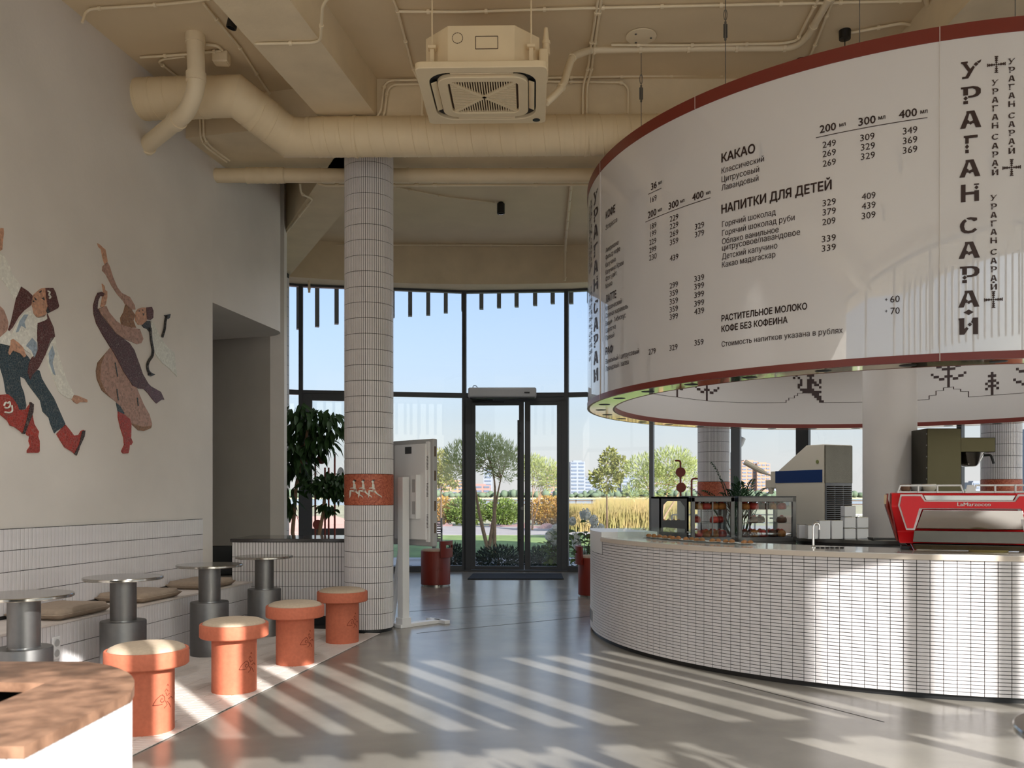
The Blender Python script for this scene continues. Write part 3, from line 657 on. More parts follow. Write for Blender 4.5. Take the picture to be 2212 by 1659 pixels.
for x, y, lb in ((2.5, 7.6, 'front left'), (4.6, 7.3, 'front right'), (2.6, 9.7, 'rear left'), (4.9, 9.8, 'rear right')):
    zc = 5.09 if y < 7.9 else (4.75 if y < 9 else 5.53)
    o_ = thing('added_bar_pendant', 'added unseen black pendant light inside the drum at the ' + lb, 'lamp', (x, y, zc), 0, 'added pendants inside the drum')  # pendants assumed and lit to brighten the bar from inside the drum
    MB().lathe([(.0, -.075), (.045, -.07), (.047, 0)], 24).build('canopy', 'black', o_); MB().cyl((0, 0, -.07), (0, 0, 3.7 - zc), .004, 6).build('cord', 'black', o_)
    MB().lathe([(.05, 3.55 - zc), (.05, 3.7 - zc), (0, 3.71 - zc)], 20).build('lamp_head', 'black', o_); lamp_light(o_, 3.54 - zc, 22, 2.9)
# red detector lamp
o = thing('alarm_sensor', 'tiny sensor with red light below the duct', 'sensor', at(378, 275, 8.3))
MB().lathe([(0, -.02), (.02, -.015), (.024, 0)], 14).build('shell', 'pipe', o)
rm = mat('red led', (255, 40, 60), .4); rm.node_tree.nodes['Principled BSDF'].inputs['Emission Color'].default_value = (1, .05, .1, 1); rm.node_tree.nodes['Principled BSDF'].inputs['Emission Strength'].default_value = 2; M['led'] = rm
MB().lathe([(0, -.03), (.009, -.024), (.009, -.01)], 10).build('led', 'led', o)
# ---------------------------------------------------------------- cassette air conditioner
acu = thing('cassette_air_conditioner', 'square beige cassette air conditioner hanging on rods', 'air conditioner', (-.212, 6.745, 4.375), math.radians(-1.4))
def rr(w, h, r, n=6):
    out = []
    for cx_, cy_, a in ((w - r, h - r, 0), (-w + r, h - r, PI / 2), (-w + r, -h + r, PI), (w - r, -h + r, 1.5 * PI)):
        for i in range(n + 1): t = a + PI / 2 * i / n; out.append((cx_ + r * math.cos(t), cy_ + r * math.sin(t)))
    return out
def ringprism(mb, outer, inner, z0, z1):
    n = len(outer); V = [(x, y, z0) for x, y in outer] + [(x, y, z1) for x, y in outer] + [(x, y, z0) for x, y in inner] + [(x, y, z1) for x, y in inner]
    for i in range(n):
        j = (i + 1) % n; mb.f += [tuple(len(mb.v) + q for q in f) for f in ((i, j, n + j, n + i), (2 * n + j, 2 * n + i, 3 * n + i, 3 * n + j), (n + i, n + j, 3 * n + j, 3 * n + i), (j, i, 2 * n + i, 2 * n + j))]
    mb.v += V; return mb
ringprism(MB(), rr(.475, .475, .045), rr(.395, .395, .16), 0, .05).build('panel_frame', 'duct', acu, bevel=.006)
MB().prism(rr(.4, .4, .16), .03, .05).build('recess', 'black', acu)
ringprism(MB(), rr(.335, .335, .11), rr(.262, .262, .06), -.006, .03).build('grille_surround', 'duct', acu, bevel=.006)
for k in range(4):
    a = PI / 2 * k; m = Matrix.Rotation(a, 4, 'Z')
    v = MB().box((0, -.362, .012), (.46, .045, .008), mtx=Matrix.Rotation(.35, 3, 'X')); v.v = [tuple(m @ Vector(p)) for p in v.v]; v.build('air_vane', 'duct', acu, bevel=.003)
MB().prism(rr(.27, .27, .06), .022, .03).build('filter_back', 'barkd', acu, smooth=0)
def clipseg(c, d_, half):
    lo, hi = -9, 9
    for k in range(2):
        if abs(d_[k]) < 1e-6:
            if abs(c[k]) > half: return None
            continue
        a, b = (-half - c[k]) / d_[k], (half - c[k]) / d_[k]; lo = max(lo, min(a, b)); hi = min(hi, max(a, b))
    return (lo, hi) if hi > lo else None
gr = MB()
ends = .245
n_sl = 26
for i in range(n_sl):
    x = -ends + 2 * ends * (i + .5) / n_sl
    for (a, b) in (((x, -abs(x) - .0), (x, -ends)), ((x, abs(x)), (x, ends))):
        if abs(a[1] - b[1]) > .01: gr.bar((a[0], a[1], .008), (b[0], b[1], .008), .009, .012)
    for (a, b) in (((-abs(x), x), (-ends, x)), ((abs(x), x), (ends, x))):
        if abs(a[0] - b[0]) > .01: gr.bar((a[0], a[1], .008), (b[0], b[1], .008), .011, .012)
for s in (-1, 1): gr.bar((-ends, -ends * s, .006), (ends, ends * s, .006), .03, .012)
for q in (.06, .12, .18):
    for sx in (-1, 1):
        gr.bar((sx * q - q * 0, 0 + 0, .006), (sx * q, 0.001, .006), .01, .01)
gr.build('grille_slats', 'duct', acu, smooth=0, kind='stuff')
oct_ = [(-.42, -.24), (-.24, -.42), (.24, -.42), (.42, -.24), (.42, .42), (-.42, .42)]
bdy = MB().prism(oct_, .05, .33).build('casing', 'duct', acu, bevel=.004, smooth=0)
for i in range(14):
    a0 = 2 * PI * i / 14; 
    MB().bar((-.17 + .038 * math.cos(a0), -.421, .24 + .038 * math.sin(a0)), (-.17 + .038 * math.cos(a0 + .36), -.421, .24 + .038 * math.sin(a0 + .36)), .003, .004).build('knockout_mark', 'barkd', bdy, smooth=0)
for a, b in (((-.04, .25), (.12, .25)), ((-.04, .16), (.12, .16)), ((-.04, .16), (-.04, .25)), ((.12, .16), (.12, .25))):
    MB().bar((a[0], -.421, a[1]), (b[0], -.421, b[1]), .003, .005).build('knockout_mark', 'barkd', bdy, smooth=0)
for x, y in ((-.36, -.36), (.36, -.36), (-.36, .36), (.36, .36)):
    b = MB().box((x, y, .2), (.06, .06, .02)).box((x, y, .14), (.03, .03, .1)).build('bracket', 'duct', acu, bevel=.003)
    MB().cyl((x, y, .12), (x, y, .715), .006, 8).build('rod', 'duct', b)
MB().box((.45, -.2, .14), (.07, .2, .17)).build('pump_box', 'duct', acu, bevel=.012)
MB().tube([(.47, -.2, .22), (.47, -.2, .3), (.47, -.2, .42)], [.03, .026, .014], 14).lathe([(.03, .3), (.032, .31), (.03, .325)], 14, (.47, -.2, 0)).build('drain_stub', 'duct', acu)
MB().lathe([(0, -.004), (.03, -.003), (.032, .004)], 20, (.40, .41, 0)).build('sensor_eye', 'black', acu)
# ---------------------------------------------------------------- bench with tiled front and back
bn = thing('tiled_bench', 'long white tiled bench with backrest along the left wall', 'bench', (bench_front(6.0) - .2, 6.0, 0))
Y0, Y1 = 3.0, 8.77
def bp(Y, off=0, z=0): q = Vector((bench_front(Y), Y)) + WN * off; return (q.x, q.y)
MB().prism([bp(Y0, -.012), bp(Y1, -.012), bp(Y1, -.465), bp(Y0, -.465)], 0, .452).build('seat_block', 'grout', bn, world=True, smooth=0)
MB().prism([bp(Y0, .0), bp(Y1, .0), bp(Y1, -.47), bp(Y0, -.47)], .452, .466).build('seat_top', 'ftile', bn, world=True, smooth=0)
MB().prism([wp(Y0, .014), wp(8.72, .014), wp(8.72, 0.001), wp(Y0, 0.001)], .466, 1.092).build('back_panel', 'grout', bn, world=True, smooth=0)
mats = []; W3 = Vector((WN.x, WN.y, 0)); L = (Y1 - Y0) / WD.y; n = int(L / .04)
for i in range(n):
    q = Vector(bp(Y0)) + WD * (i + .5) * .04
    for r in range(3): mats.append(frame_mtx((q.x - WN.x * .012, q.y - WN.y * .012, .002 + (r + .5) * .15), W3))
nb_ = int((8.72 - Y0) / WD.y / .04)
for i in range(nb_):
    q = Vector(wp(Y0, .014)) + WD * (i + .5) * .04
    for r in range(4): mats.append(frame_mtx((q.x, q.y, 1.09 - (r + .5) * .15), W3))
lay_tiles(bn, mats, .0352, .1455, .007, 'tile', 300)
q = Vector(bp(5.91))
so_ = thing('power_socket', 'white double power socket on the bench front', 'socket', (q.x + WN.x * .004, q.y + WN.y * .004, .25), math.atan2(WD.y, WD.x) - PI)
MB().box((0, .006, .05), (.075, .012, .15)).build('plate', 'white', so_, bevel=.004)
for z in (.015, .085): MB().lathe([(0, .004), (.024, .004), (.026, 0)], 16).build('outlet', 'greyp', so_).matrix_basis = Matrix.Translation((0, .012, z)) @ Matrix.Rotation(-PI / 2, 4, 'X')
# cushions
def pillow(name, label, c, rz, sx, sy, h, m, group):
    bm = bmesh.new(); n = 14
    vs = {}
    for side in (1, -1):
        for i in range(n + 1):
            for j in range(n + 1):
                u, v = 2 * i / n - 1, 2 * j / n - 1
                e = max(abs(u), abs(v)); z = side * h / 2 * (1 - max(0, (e - .86) / .14) ** 2) ** .5 * (.9 + .1 * math.cos(u * 1.5) * math.cos(v * 1.5)) if e < 1 else 0
                if e >= 1 and side == -1: vs[side, i, j] = vs[1, i, j]; continue
                vs[side, i, j] = bm.verts.new((u * sx / 2 + R.uniform(-.002, .002), v * sy / 2 + R.uniform(-.002, .002), h / 2 + z + R.uniform(-.0015, .0015)))
        for i in range(n):
            for j in range(n):
                f = [vs[side, i, j], vs[side, i + 1, j], vs[side, i + 1, j + 1], vs[side, i, j + 1]]
                bm.faces.new(f if side == 1 else f[::-1])
    me = bpy.data.meshes.new('pad'); bm.to_mesh(me); bm.free(); me.polygons.foreach_set('use_smooth', [True] * len(me.polygons))
    o = thing(name, label, 'cushion', c, rz, group); link('pad', me, m, o)
    MB().tube([(x, y, h / 2) for x, y in rr(sx / 2, sy / 2, .03)] + [(sx / 2, sy / 2 - .03, h / 2)], .005, 6).build('piping', m, o)
    return o
for i, (a, b, lb) in enumerate(((4.85, 5.43, 'flat taupe cushion at the left edge of the bench'), (5.97, 6.57, 'flat taupe cushion on the bench behind the nearest full table'), (6.95, 7.52, 'flat taupe cushion on the bench behind the second table'), (7.95, 8.48, 'flat taupe cushion at the far end of the bench'))):
    q = Vector(bp((a + b) / 2, -.235)); pillow('bench_cushion', lb, (q.x, q.y, .467), math.atan2(WD.y, WD.x) + R.uniform(-.03, .03), b - a, .43, .075, 'cush', 'taupe bench cushions')
# ---------------------------------------------------------------- pedestal tables
def table(label, x, y, rt=.265, first=[None]):
    if first[0] is None:
        o = thing('pedestal_table', label, 'table', (x, y, 0), 0, 'steel pedestal tables')
        MB().lathe([(.15, 0), (.153, .004), (.153, .438), (.15, .444)], 56).build('base_drum', 'steel', o)
        MB().lathe([(.09, .444), (.09, .45)], 48).build('collar', 'chrome', o); MB().lathe([(.0875, .45), (.0875, .733)], 48).build('stem', 'steel', o)
        MB().lathe([(rt - .004, .733), (rt, .737), (rt, .749), (rt - .003, .753)], 72).build('table_top', 'steeltop', o)
        first[0] = o; return o
    c = copy_tree(first[0]); c.location = (x, y, 0); c['label'] = label; return c
table('nearest round steel pedestal table, cut by the left picture edge', -2.83, 5.1)
table('round steel pedestal table second from the left picture edge', -2.74, 6.2)
table('round steel pedestal table third along the bench', -2.51, 7.3)
table('farthest round steel pedestal table beside the tiled counter', -2.34, 8.31)
table('round steel table just showing at the bottom right corner', 1.50, 2.1)
# ---------------------------------------------------------------- terracotta stools
def motif(r, zc, ac, s=1.0):
    "leaf and curl ornament as strokes on a cylinder of radius r"
    strokes = [[(-.075, -.02), (-.055, .012), (-.03, .03), (-.018, .032)], [(-.075, -.02), (-.045, -.022), (-.02, -.02)], [(-.02, .03), (-.008, .02), (-.005, .005), (-.012, -.008), (-.025, -.01), (-.033, 0), (-.028, .011), (-.018, .008)],
               [(-.005, .045), (.006, .06), (.018, .045)], [(.002, .04), (.01, .02), (.03, .03)], [(.0, -.005), (.012, -.03), (-.01, -.045)], [(.012, -.01), (.03, -.03), (.04, -.05)], [(.02, .0), (.045, .01), (.06, -.005)], [(.01, .075), (.016, .085), (.022, .075)]]
    mb = MB()
    for st in strokes:
        mb.tube([((r + .0004) * math.cos(ac + x * s / r), (r + .0004) * math.sin(ac + x * s / r), zc + y * s) for x, y in st], .0022, 5)
    return mb
def stool(label, x, y, rz, first=[None]):
    if first[0] is None:
        o = thing('terracotta_stool', label, 'stool', (x, y, 0), rz, 'terracotta mushroom stools')
        MB().lathe([(.144, 0), (.147, .004), (.147, .376)], 64).build('stem', 'terra', o)
        MB().lathe([(.147, .372), (.218, .372), (.225, .379), (.225, .455), (.221, .462), (.208, .463), (.206, .455)], 64).build('seat_rim', 'terra', o)
        MB().lathe([(.207, .45), (.206, .462), (.198, .474), (.17, .486), (.12, .494), (.06, .498), (0, .499)], 56).build('seat_pad', 'seat', o, smooth=60)
        motif(.147, .19, -PI / 2 + 1.02).build('engraved_motif', 'groove', o)
        first[0] = o; return o
    c = copy_tree(first[0]); c.location = (x, y, 0); c.rotation_euler.z = rz; c['label'] = label; return c
stool('nearest terracotta stool, partly hidden by the stone topped cabinet', -2.055, 4.95, .08)
stool('second terracotta stool, sunlit in front of the tables', -1.879, 5.95, 0)
stool('third terracotta stool from the front', -1.706, 6.92, -.02)
stool('farthest terracotta stool in front of the tiled column', -1.53, 7.93, -.05)
# ---------------------------------------------------------------- tiled cabinet in the left foreground
pc = [fl(0, 1428, .77), fl(200, 1428, .77), fl(300, 1447, .77), fl(316, 1475, .77), fl(50, 1617, .77)]
cab = thing('stone_topped_cabinet', 'tiled cabinet with brown stone top and dark cut-out at lower left', 'cabinet', (-1.5, 2.4, 0))
def cabpt(px, py): q = fl(px, py, .77); return Vector((q.x, q.y))
c_ne, c_se = cabpt(313, 1480), cabpt(52, 1612)                            # far right corner and near corner of the top
sd = (c_se - c_ne).normalized(); sn = Vector((-sd.y, sd.x)) if Vector((-sd.y, sd.x)).x > 0 else Vector((sd.y, -sd.x))
outl = [c_se + Vector((-1.2, 0)), c_se]
rad = .1; bk = Vector((-1, .04)).normalized()
p1 = c_ne + sd * .09; p2 = cabpt(185, 1429)
ctl = cabpt(318, 1444)
outl += [p1]
for k in range(1, 9):
    t_ = k / 8; outl.append(p1 * (1 - t_) ** 2 + ctl * 2 * t_ * (1 - t_) + p2 * t_ * t_)
outl.append(p2 + Vector((-1.5, .0)))
hole = [cabpt(-60, 1478), cabpt(62, 1490), cabpt(-60, 1552)]
def offset_poly(P, dist):
    ctr = sum(P, Vector((0, 0))) / len(P); return [p + (ctr - p).normalized() * dist for p in P]
# top slab with a triangular-looking rectangular hole: bmesh ngon minus hole through bridge edges
bm = bmesh.new()
def slab_hole(outer, hol, z0, z1):
    res = []
    for z in (z0, z1):
        eo = [bm.verts.new((p.x, p.y, z)) for p in outer]; ho = [bm.verts.new((p.x, p.y, z)) for p in hol]
        ed = [bm.edges.new((eo[i], eo[(i + 1) % len(eo)])) for i in range(len(eo))] + [bm.edges.new((ho[i], ho[(i + 1) % len(ho)])) for i in range(len(ho))]
        bmesh.ops.triangle_fill(bm, use_beauty=True, edges=ed); res.append((eo, ho))
    for k in range(2):
        a, b = res[0][k], res[1][k]
        for i in range(len(a)): bm.faces.new((a[i], a[(i + 1) % len(a)], b[(i + 1) % len(a)], b[i]))
hq = [cabpt(-160, 1470), cabpt(97, 1476), cabpt(-140, 1575)]
slab_hole([o_ - Vector(cab.location.xy) for o_ in outl], [h_ - Vector(cab.location.xy) for h_ in hq], .742, .77)
bmesh.ops.recalc_face_normals(bm, faces=bm.faces)
me = bpy.data.meshes.new('stone_top'); bm.to_mesh(me); bm.free(); link('stone_top', me, 'stone', cab)
inn = [p1 - sn * .012, c_se - sn * .012 + Vector((-.004, .008))]
body = [c_se + Vector((-1.2, .012)), c_se + Vector((-.012, .014)) , p1 - sn * .014] + [o_ + (Vector((-2.2, 2.6)) - o_).normalized() * .016 for o_ in outl[3:-1]] + [outl[-1] + Vector((0, -.01))]
ringprism(MB(), [tuple(b) for b in body], [tuple(b + (Vector((-1.75, 2.35)) - b).normalized() * .05) for b in body], 0, .742).build('carcass', 'grout', cab, world=True, smooth=0)
mats = []
def run_tiles(a, b, nrm, zt, tw=.04, rows=5, th=.15):
    L = (b - a).length; n = max(1, int(L / tw)); t_ = (b - a).normalized()
    for i in range(n):
        q = a + t_ * (i + .5) * (L / n)
        for r in range(rows): mats.append(frame_mtx((q.x, q.y, zt - (r + .5) * th), (nrm.x, nrm.y, 0)))
run_tiles(c_se - sn * .012, p1 - sn * .014, sn, .742, .03)
run_tiles(c_se + Vector((-1.2, .012)), c_se + Vector((-.012, .012)), Vector((0, -1)), .742, .03)
cc_ = [b for b in body[2:-1]]
for a, b in zip(cc_, cc_[1:]):
    t_ = (b - a).normalized(); run_tiles(a, b, Vector((t_.y, -t_.x)), .742, .03)
lay_tiles(cab, mats, .0262, .1465, .009, 'tile', 200)
# ---------------------------------------------------------------- tiled counter with dark top behind the column
cn = thing('tiled_counter', 'low tiled counter with dark stone top behind the column', 'counter', (-2.0, 9.3, 0))
x0, x1, yf, yb = -2.84, -1.52, 8.92, 9.72
MB().box(((x0 + x1) / 2, (yf + yb) / 2, .04), (x1 - x0 - .06, yb - yf - .06, .08)).build('plinth', 'plinth', cn, world=True, smooth=0)
MB().box(((x0 + x1) / 2, (yf + yb) / 2 + .004, .46), (x1 - x0 - .014, yb - yf - .012, .78)).build('carcass', 'grout', cn, world=True, smooth=0)
MB().box(((x0 + x1) / 2, (yf + yb) / 2, .868), (x1 - x0 + .03, yb - yf + .03, .035)).build('stone_top', 'darkstone', cn, world=True, smooth=0, bevel=.004)
mats = []
for i in range(int((x1 - x0) / .03)):
    for r in range(6):
        if r == 5: continue
        mats.append(frame_mtx((x0 + (i + .5) * .03, yf + .008, .85 - (r + .5) * .15), (0, -1, 0)))
for i in range(int((yb - yf) / .03)):
    for r in range(5):
        mats.append(frame_mtx((x0 + .008, yf + (i + .5) * .03, .85 - (r + .5) * .15), (-1, 0, 0)))
        mats.append(frame_mtx((x1 - .008, yf + (i + .5) * .03, .85 - (r + .5) * .15), (1, 0, 0)))
lay_tiles(cn, mats, .0255, .1455, .007, 'tile', 240)
# red tube chair in the recess
ch = thing('tube_chair', 'dark red tube chair half hidden beside the tiled counter', 'chair', (-3.35, 10.2, 0), .3)
MB().box((0, 0, .44), (.46, .46, .06)).build('seat', 'black', ch, bevel=.02)
for sx in (-1, 1):
    MB().tube(smooth_path([(sx * .24, -.22, 0), (sx * .24, -.22, .66), (sx * .24, .22, .66), (sx * .24, .22, 0)], .08), .015, 10).build('arm_frame', 'redlac', ch)
MB().box((0, .21, .62), (.44, .03, .22)).build('backrest', 'black', ch, bevel=.012)
# ---------------------------------------------------------------- display kiosk seen from behind
fx, rx = Vector((.69, .72)).normalized(), None
rx = Vector((fx.y, -fx.x)); th = math.atan2(rx.y, rx.x)                   # local x = right edge direction, local y = screen normal
ks = thing('display_kiosk', 'white floor standing display kiosk seen from behind', 'kiosk', (-1.09, 8.83, 0), th)
MB().box((0, 0, .76), (.085, .085, 1.5)).build('post', 'white', ks, bevel=.004)
MB().box((0, .0, .05), (.11, .11, .1)).build('post_foot', 'white', ks, bevel=.004)
mb = MB().box((0, .2, .018), (.1, .55, .036)).box((-.2, 0, .018), (.45, .1, .036)).box((.0, .46, .018), (.3, .07, .036))
mb.build('base_frame', 'white', ks, bevel=.004, smooth=0)
MB().bar((-.02, 0, .84), (-.2, 0, .03), .05, .05, (0, 1, 0)).build('brace', 'white', ks, bevel=.003, smooth=0)
dp = MB().box((0, .145, 1.352), (.64, .06, 1.07)).build('display_panel', 'greyp', ks, bevel=.015, seg=3)
MB().box((0, .177, 1.352), (.6, .004, 1.0)).build('screen', 'black', dp, smooth=0)
MB().box((.0, .1, 1.36), (.5, .04, .96)).build('back_cover', 'white', dp, bevel=.012)
MB().box((.255, .108, 1.36), (.05, .03, 1.0)).build('side_rail', 'white', dp, bevel=.006)
for z0 in (1.0, 1.31, 1.58):
    for k in range(10): MB().bar((.238, .092, z0 + k * .014), (.272, .092, z0 + k * .014 + .008), .004, .005).build('vent_slot', 'black', dp, smooth=0)
for z in (1.0, 1.22, 1.52, 1.76): MB().box((.321, .14, z), (.004, .02, .1)).build('side_port', 'barkd', dp, bevel=.001)
MB().box((-.02, .079, 1.78), (.1, .004, .07)).build('rating_plate', 'frame', dp, smooth=0)
br = MB().box((.0, .07, 1.31), (.34, .02, .44)).box((.165, .05, 1.31), (.015, .06, .44)).build('mount_bracket', 'white', ks, bevel=.003)
for z in (1.2, 1.42): MB().box((.09, .058, z), (.05, .006, .13)).build('slot', 'greyp', br, bevel=.002)
for z in (1.13, 1.49): MB().lathe([(0, .008), (.008, .006), (.008, 0)], 8).build('bolt', 'black', br).matrix_basis = Matrix.Translation((.14, .06, z)) @ Matrix.Rotation(PI / 2, 4, 'X')
# ---------------------------------------------------------------- barrel chairs
def barrel(label, x, y, rz, cp=None):
    if cp: c = copy_tree(cp); c.location = (x, y, 0); c.rotation_euler.z = rz; c['label'] = label; return c
    o = thing('barrel_chair', label, 'chair', (x, y, 0), rz, 'dark red barrel chairs')
    MB().lathe([(.205, 0), (.205, .02)], 48).build('foot_ring', 'steeltop', o)
    MB().lathe([(.212, .02), (.215, .024), (.215, .5), (.21, .51)], 56).build('barrel', 'redlac', o)
    MB().lathe([(.212, .5), (.208, .52), (.18, .535), (0, .545)], 48).build('seat_pad', 'cush', o, smooth=60)
    mb = MB(); a0, a1 = -.75, .75
    for z0, z1, b0, b1 in ((.42, .555, a0, a1), (.6, .66, a0, a1), (.55, .61, a0, -.38), (.55, .61, .38, a1)):
        mb.ring(.222, .252, z0, z1, 24, (0, 0), b0, b1)
    mb.build('backrest', 'redlac', o)
    motif(.215, .26, -PI / 2 + .8, .9).build('engraved_motif', 'groove', o)
    return o
bc = barrel('dark red barrel chair with backrest beside the terrace door', (941 - CX) * 12.95 / F, 12.95, -.45)
barrel('dark red barrel chair just showing behind the left end of the bar', (1284 - CX) * 11.6 / F, 11.6, PI, bc)
# red tube stands with discs
def disc_stand(label, p, bars, discs, group='red tube stands with discs'):
    o = thing('disc_stand', label, 'stand', (p[0], p[1], 0), 0, group)
    MB().lathe([(.16, 0), (.16, .012)], 28).build('base_plate', 'redlac', o)
    for pts in bars: MB().tube(smooth_path(pts, .04), .013, 10).build('tube', 'redlac', o)
    for x, z, r in discs:
        MB().lathe([(r, -.008), (r, .008)], 36).build('disc', 'redlac', o).matrix_basis = Matrix.Translation((x, -.02, z)) @ Matrix.Rotation(PI / 2, 4, 'X')
    return o
Yd = 11.9; k = Yd / F
disc_stand('dark red tube stand with two discs behind the bar', at(1470, 1070, Yd), [[(0, 0, 0), (0, 0, CH + 75 * k), (-12 * k, 0, CH + 75 * k)]], [(-.003, CH + 50 * k, 10.5 * k), (.004, CH + 17 * k, 10.5 * k)])
disc_stand('dark red hooked tube stand beside the banded column', at(1494, 1070, Yd), [[(0, 0, 0), (0, 0, CH + 36 * k), (13 * k, 0, CH + 36 * k)]], [])
Yd = 12.2; k = Yd / F
o = disc_stand('dark red tube screen with discs behind the ficus plants', at(690, 1070, Yd), [[(-9 * k, 0, 0), (-9 * k, 0, CH + 90 * k), (10 * k, 0, CH + 90 * k)], [(12 * k, 0, 0), (12 * k, 0, CH + 60 * k)], [(20 * k, 0, 0), (20 * k, 0, CH + 60 * k)], [(33 * k, 0, 0), (33 * k, 0, CH + 90 * k)]], [(-3 * k, CH - 63 * k, 10.5 * k), (-18 * k, CH + 78 * k, 10.5 * k), (5 * k, CH + 78 * k, 10.5 * k)])
# ---------------------------------------------------------------- indoor ficus plants
def leaf_mesh(name, L, W, m, bend=.2):
    mb = MB(); n = 5; vs = []
    for i in range(n + 1):
        t_ = i / n; w_ = W * math.sin(PI * (t_ ** .8)) * .5 + .0008; z = -bend * L * t_ * t_
        vs += [(-w_, t_ * L, z + w_ * .25), (0, t_ * L, z), (w_, t_ * L, z + w_ * .25)]
    fs = []
    for i in range(n): a = 3 * i; fs += [(a, a + 1, a + 4, a + 3), (a + 1, a + 2, a + 5, a + 4)]
    me = bpy.data.meshes.new(name); me.from_pydata(vs, [], fs); me.materials.append(M[m]); me.polygons.foreach_set('use_smooth', [True] * len(me.polygons)); return me
def put_leaf(par, me, p, d_, s, roll):
    y = Vector(d_).normalized(); x = y.cross(Vector((0, 0, 1)))
    if x.length < .01: x = Vector((1, 0, 0))
    x.normalize(); z = x.cross(y); m = Matrix((x, y, z)).transposed().to_4x4() @ Matrix.Rotation(roll, 4, 'Y'); m = Matrix.Translation(Vector(p)) @ m @ Matrix.Scale(s, 4)
    o = bpy.data.objects.new('leaf', me); C.objects.link(o); o.parent = par; o.matrix_basis = wmat(par).inverted() @ m; return o
def ficus(label, base, pot_r, pot_h, trunk, blobs, n, lm, rng, box=None):
    o = thing('potted_ficus', label, 'plant', base)
    MB().lathe([(0, .02), (pot_r * .8, 0), (pot_r, pot_h), (pot_r * .9, pot_h), (pot_r * .88, pot_h - .05), (0, pot_h - .05)][1:], 32).build('pot', 'frame', o)
    MB().tube([Vector(p) for p in trunk], [.03 - .015 * i / len(trunk) for i in range(len(trunk))], 10).build('trunk', 'bark', o, world=True)
    tot = sum(b[1][0] * b[1][1] * b[1][2] for b in blobs)
    for c, r_ in blobs:
        c = Vector(c); tp = Vector(min(trunk, key=lambda q: (Vector(q) - c).length))
        MB().tube([tp, tp.lerp(c, .5) + Vector((0, 0, .05)), c], [.012, .008, .004], 6).build('branch', 'barkd', o, world=True)
        for i in range(int(n * r_[0] * r_[1] * r_[2] / tot)):
            while True:
                q = Vector((rng.uniform(-1, 1), rng.uniform(-1, 1), rng.uniform(-1, 1)))
                if q.length < 1: break
            p = c + Vector((q.x * r_[0], q.y * r_[1], q.z * r_[2]))
            put_leaf(o, lm, p, (q.x + rng.uniform(-.6, .6), q.y + rng.uniform(-.6, .6), -.55 + rng.uniform(-.7, .35)), rng.uniform(.7, 1.15), rng.uniform(-.6, .6))
    return o
rg_ = random.Random(3)
lf = leaf_mesh('leaf', .2, .065, 'leafd', .3)
Yp = 11.95; g = lambda px, py, Y=Yp: at(px, py, Y)
ficus('tall dark ficus with drooping leaves behind the tiled counter', tuple((g(640, 1070).x, Yp, 0)), .2, .4, [(g(640, 1070).x, Yp, .38), g(632, 1150), g(640, 1050), g(660, 960), g(668, 900)],
      [(g(650, 905), (.28, .26, .24)), (g(708, 912), (.24, .22, .2)), (g(640, 985), (.25, .24, .3)), (g(690, 955), (.22, .2, .18)), (g(628, 1075), (.1, .16, .22))], 520, lf, rg_)
lf2 = leaf_mesh('leaf', .11, .05, 'leafd', .2)
Yp = 11.7; g = lambda px, py, Y=Yp: at(px, py, Y)
ficus('smaller ficus with rounded leaves beside the column', tuple((g(688, 1070).x, Yp, 0)), .18, .4, [(g(688, 1070).x, Yp, .38), g(690, 1150), g(698, 1110), g(702, 1060)],
      [(g(706, 1045), (.23, .2, .18)), (g(672, 1045), (.15, .15, .12)), (g(735, 1050), (.16, .16, .2)), (g(705, 1098), (.14, .12, .09))], 420, lf2, rg_)
# ---------------------------------------------------------------- dancer mosaics on the left wall
def wall_hit(px, py, off=.0):
    k = (px - CX) / F; Y = 4.554 / (.169 - k); return Vector((k * Y + WN.x * off, Y + WN.y * off, CH - (py - HOR) * Y / F))
N3 = Vector((WN.x, WN.y, 0))
def mural(parent, pts, scale, ox, oy, name, m, lift=.006, sub=None):
    mb = MB().slab([wall_hit(ox + x * scale, oy + y * scale, .0005) for x, y in pts], N3, lift)
    return mb.build(name, m, sub or parent, world=True, smooth=0)
def stroke(parent, pts, wd, scale, ox, oy, name, m, lift=.008):
    P = [wall_hit(ox + x * scale, oy + y * scale, lift) for x, y in pts]
    return MB().tube(smooth_path(P, .02, 3), wd, 6).build(name, m, parent, world=True)
S4 = .33755
b = wall_hit(75, 975)
mn = thing('dancer_mosaic', 'wall mosaic of a leaping dancer in maroon vest and teal trousers', 'mosaic', tuple(b))
A4 = lambda pts, nm, m, lf_=.006, sub=None: mural(mn, pts, S4, 0, 460, nm, m, lf_, sub)
A4([(-30, 200), (0, 250), (45, 310), (75, 390), (130, 470), (100, 540), (85, 560), (60, 500), (20, 440), (0, 420), (-30, 380)], 'raised_sleeve', 'mo_shirt')
A4([(-8, 110), (5, 96), (18, 98), (20, 130), (14, 180), (10, 235), (-8, 245)], 'raised_hand', 'mo_skin')
A4([(132, 472), (175, 500), (205, 530), (195, 590), (150, 625), (115, 665), (90, 710), (75, 735), (55, 755), (50, 750), (70, 690), (90, 600), (105, 530)], 'vest', 'mo_maroon')
sh = A4([(190, 625), (205, 640), (230, 670), (285, 650), (295, 660), (300, 680), (250, 700), (235, 705), (230, 800), (240, 870), (215, 935), (190, 900), (160, 880), (75, 800), (80, 770), (115, 690), (150, 640)], 'shirt', 'mo_shirt')
A4([(120, 690), (150, 650), (175, 650), (150, 700), (160, 740), (130, 720), (112, 760), (95, 765)], 'shirt_fold', 'mo_shade', .008, sh)
A4([(200, 800), (228, 830), (232, 880), (215, 925), (195, 880), (160, 850)], 'shirt_fold', 'mo_shade', .008, sh)
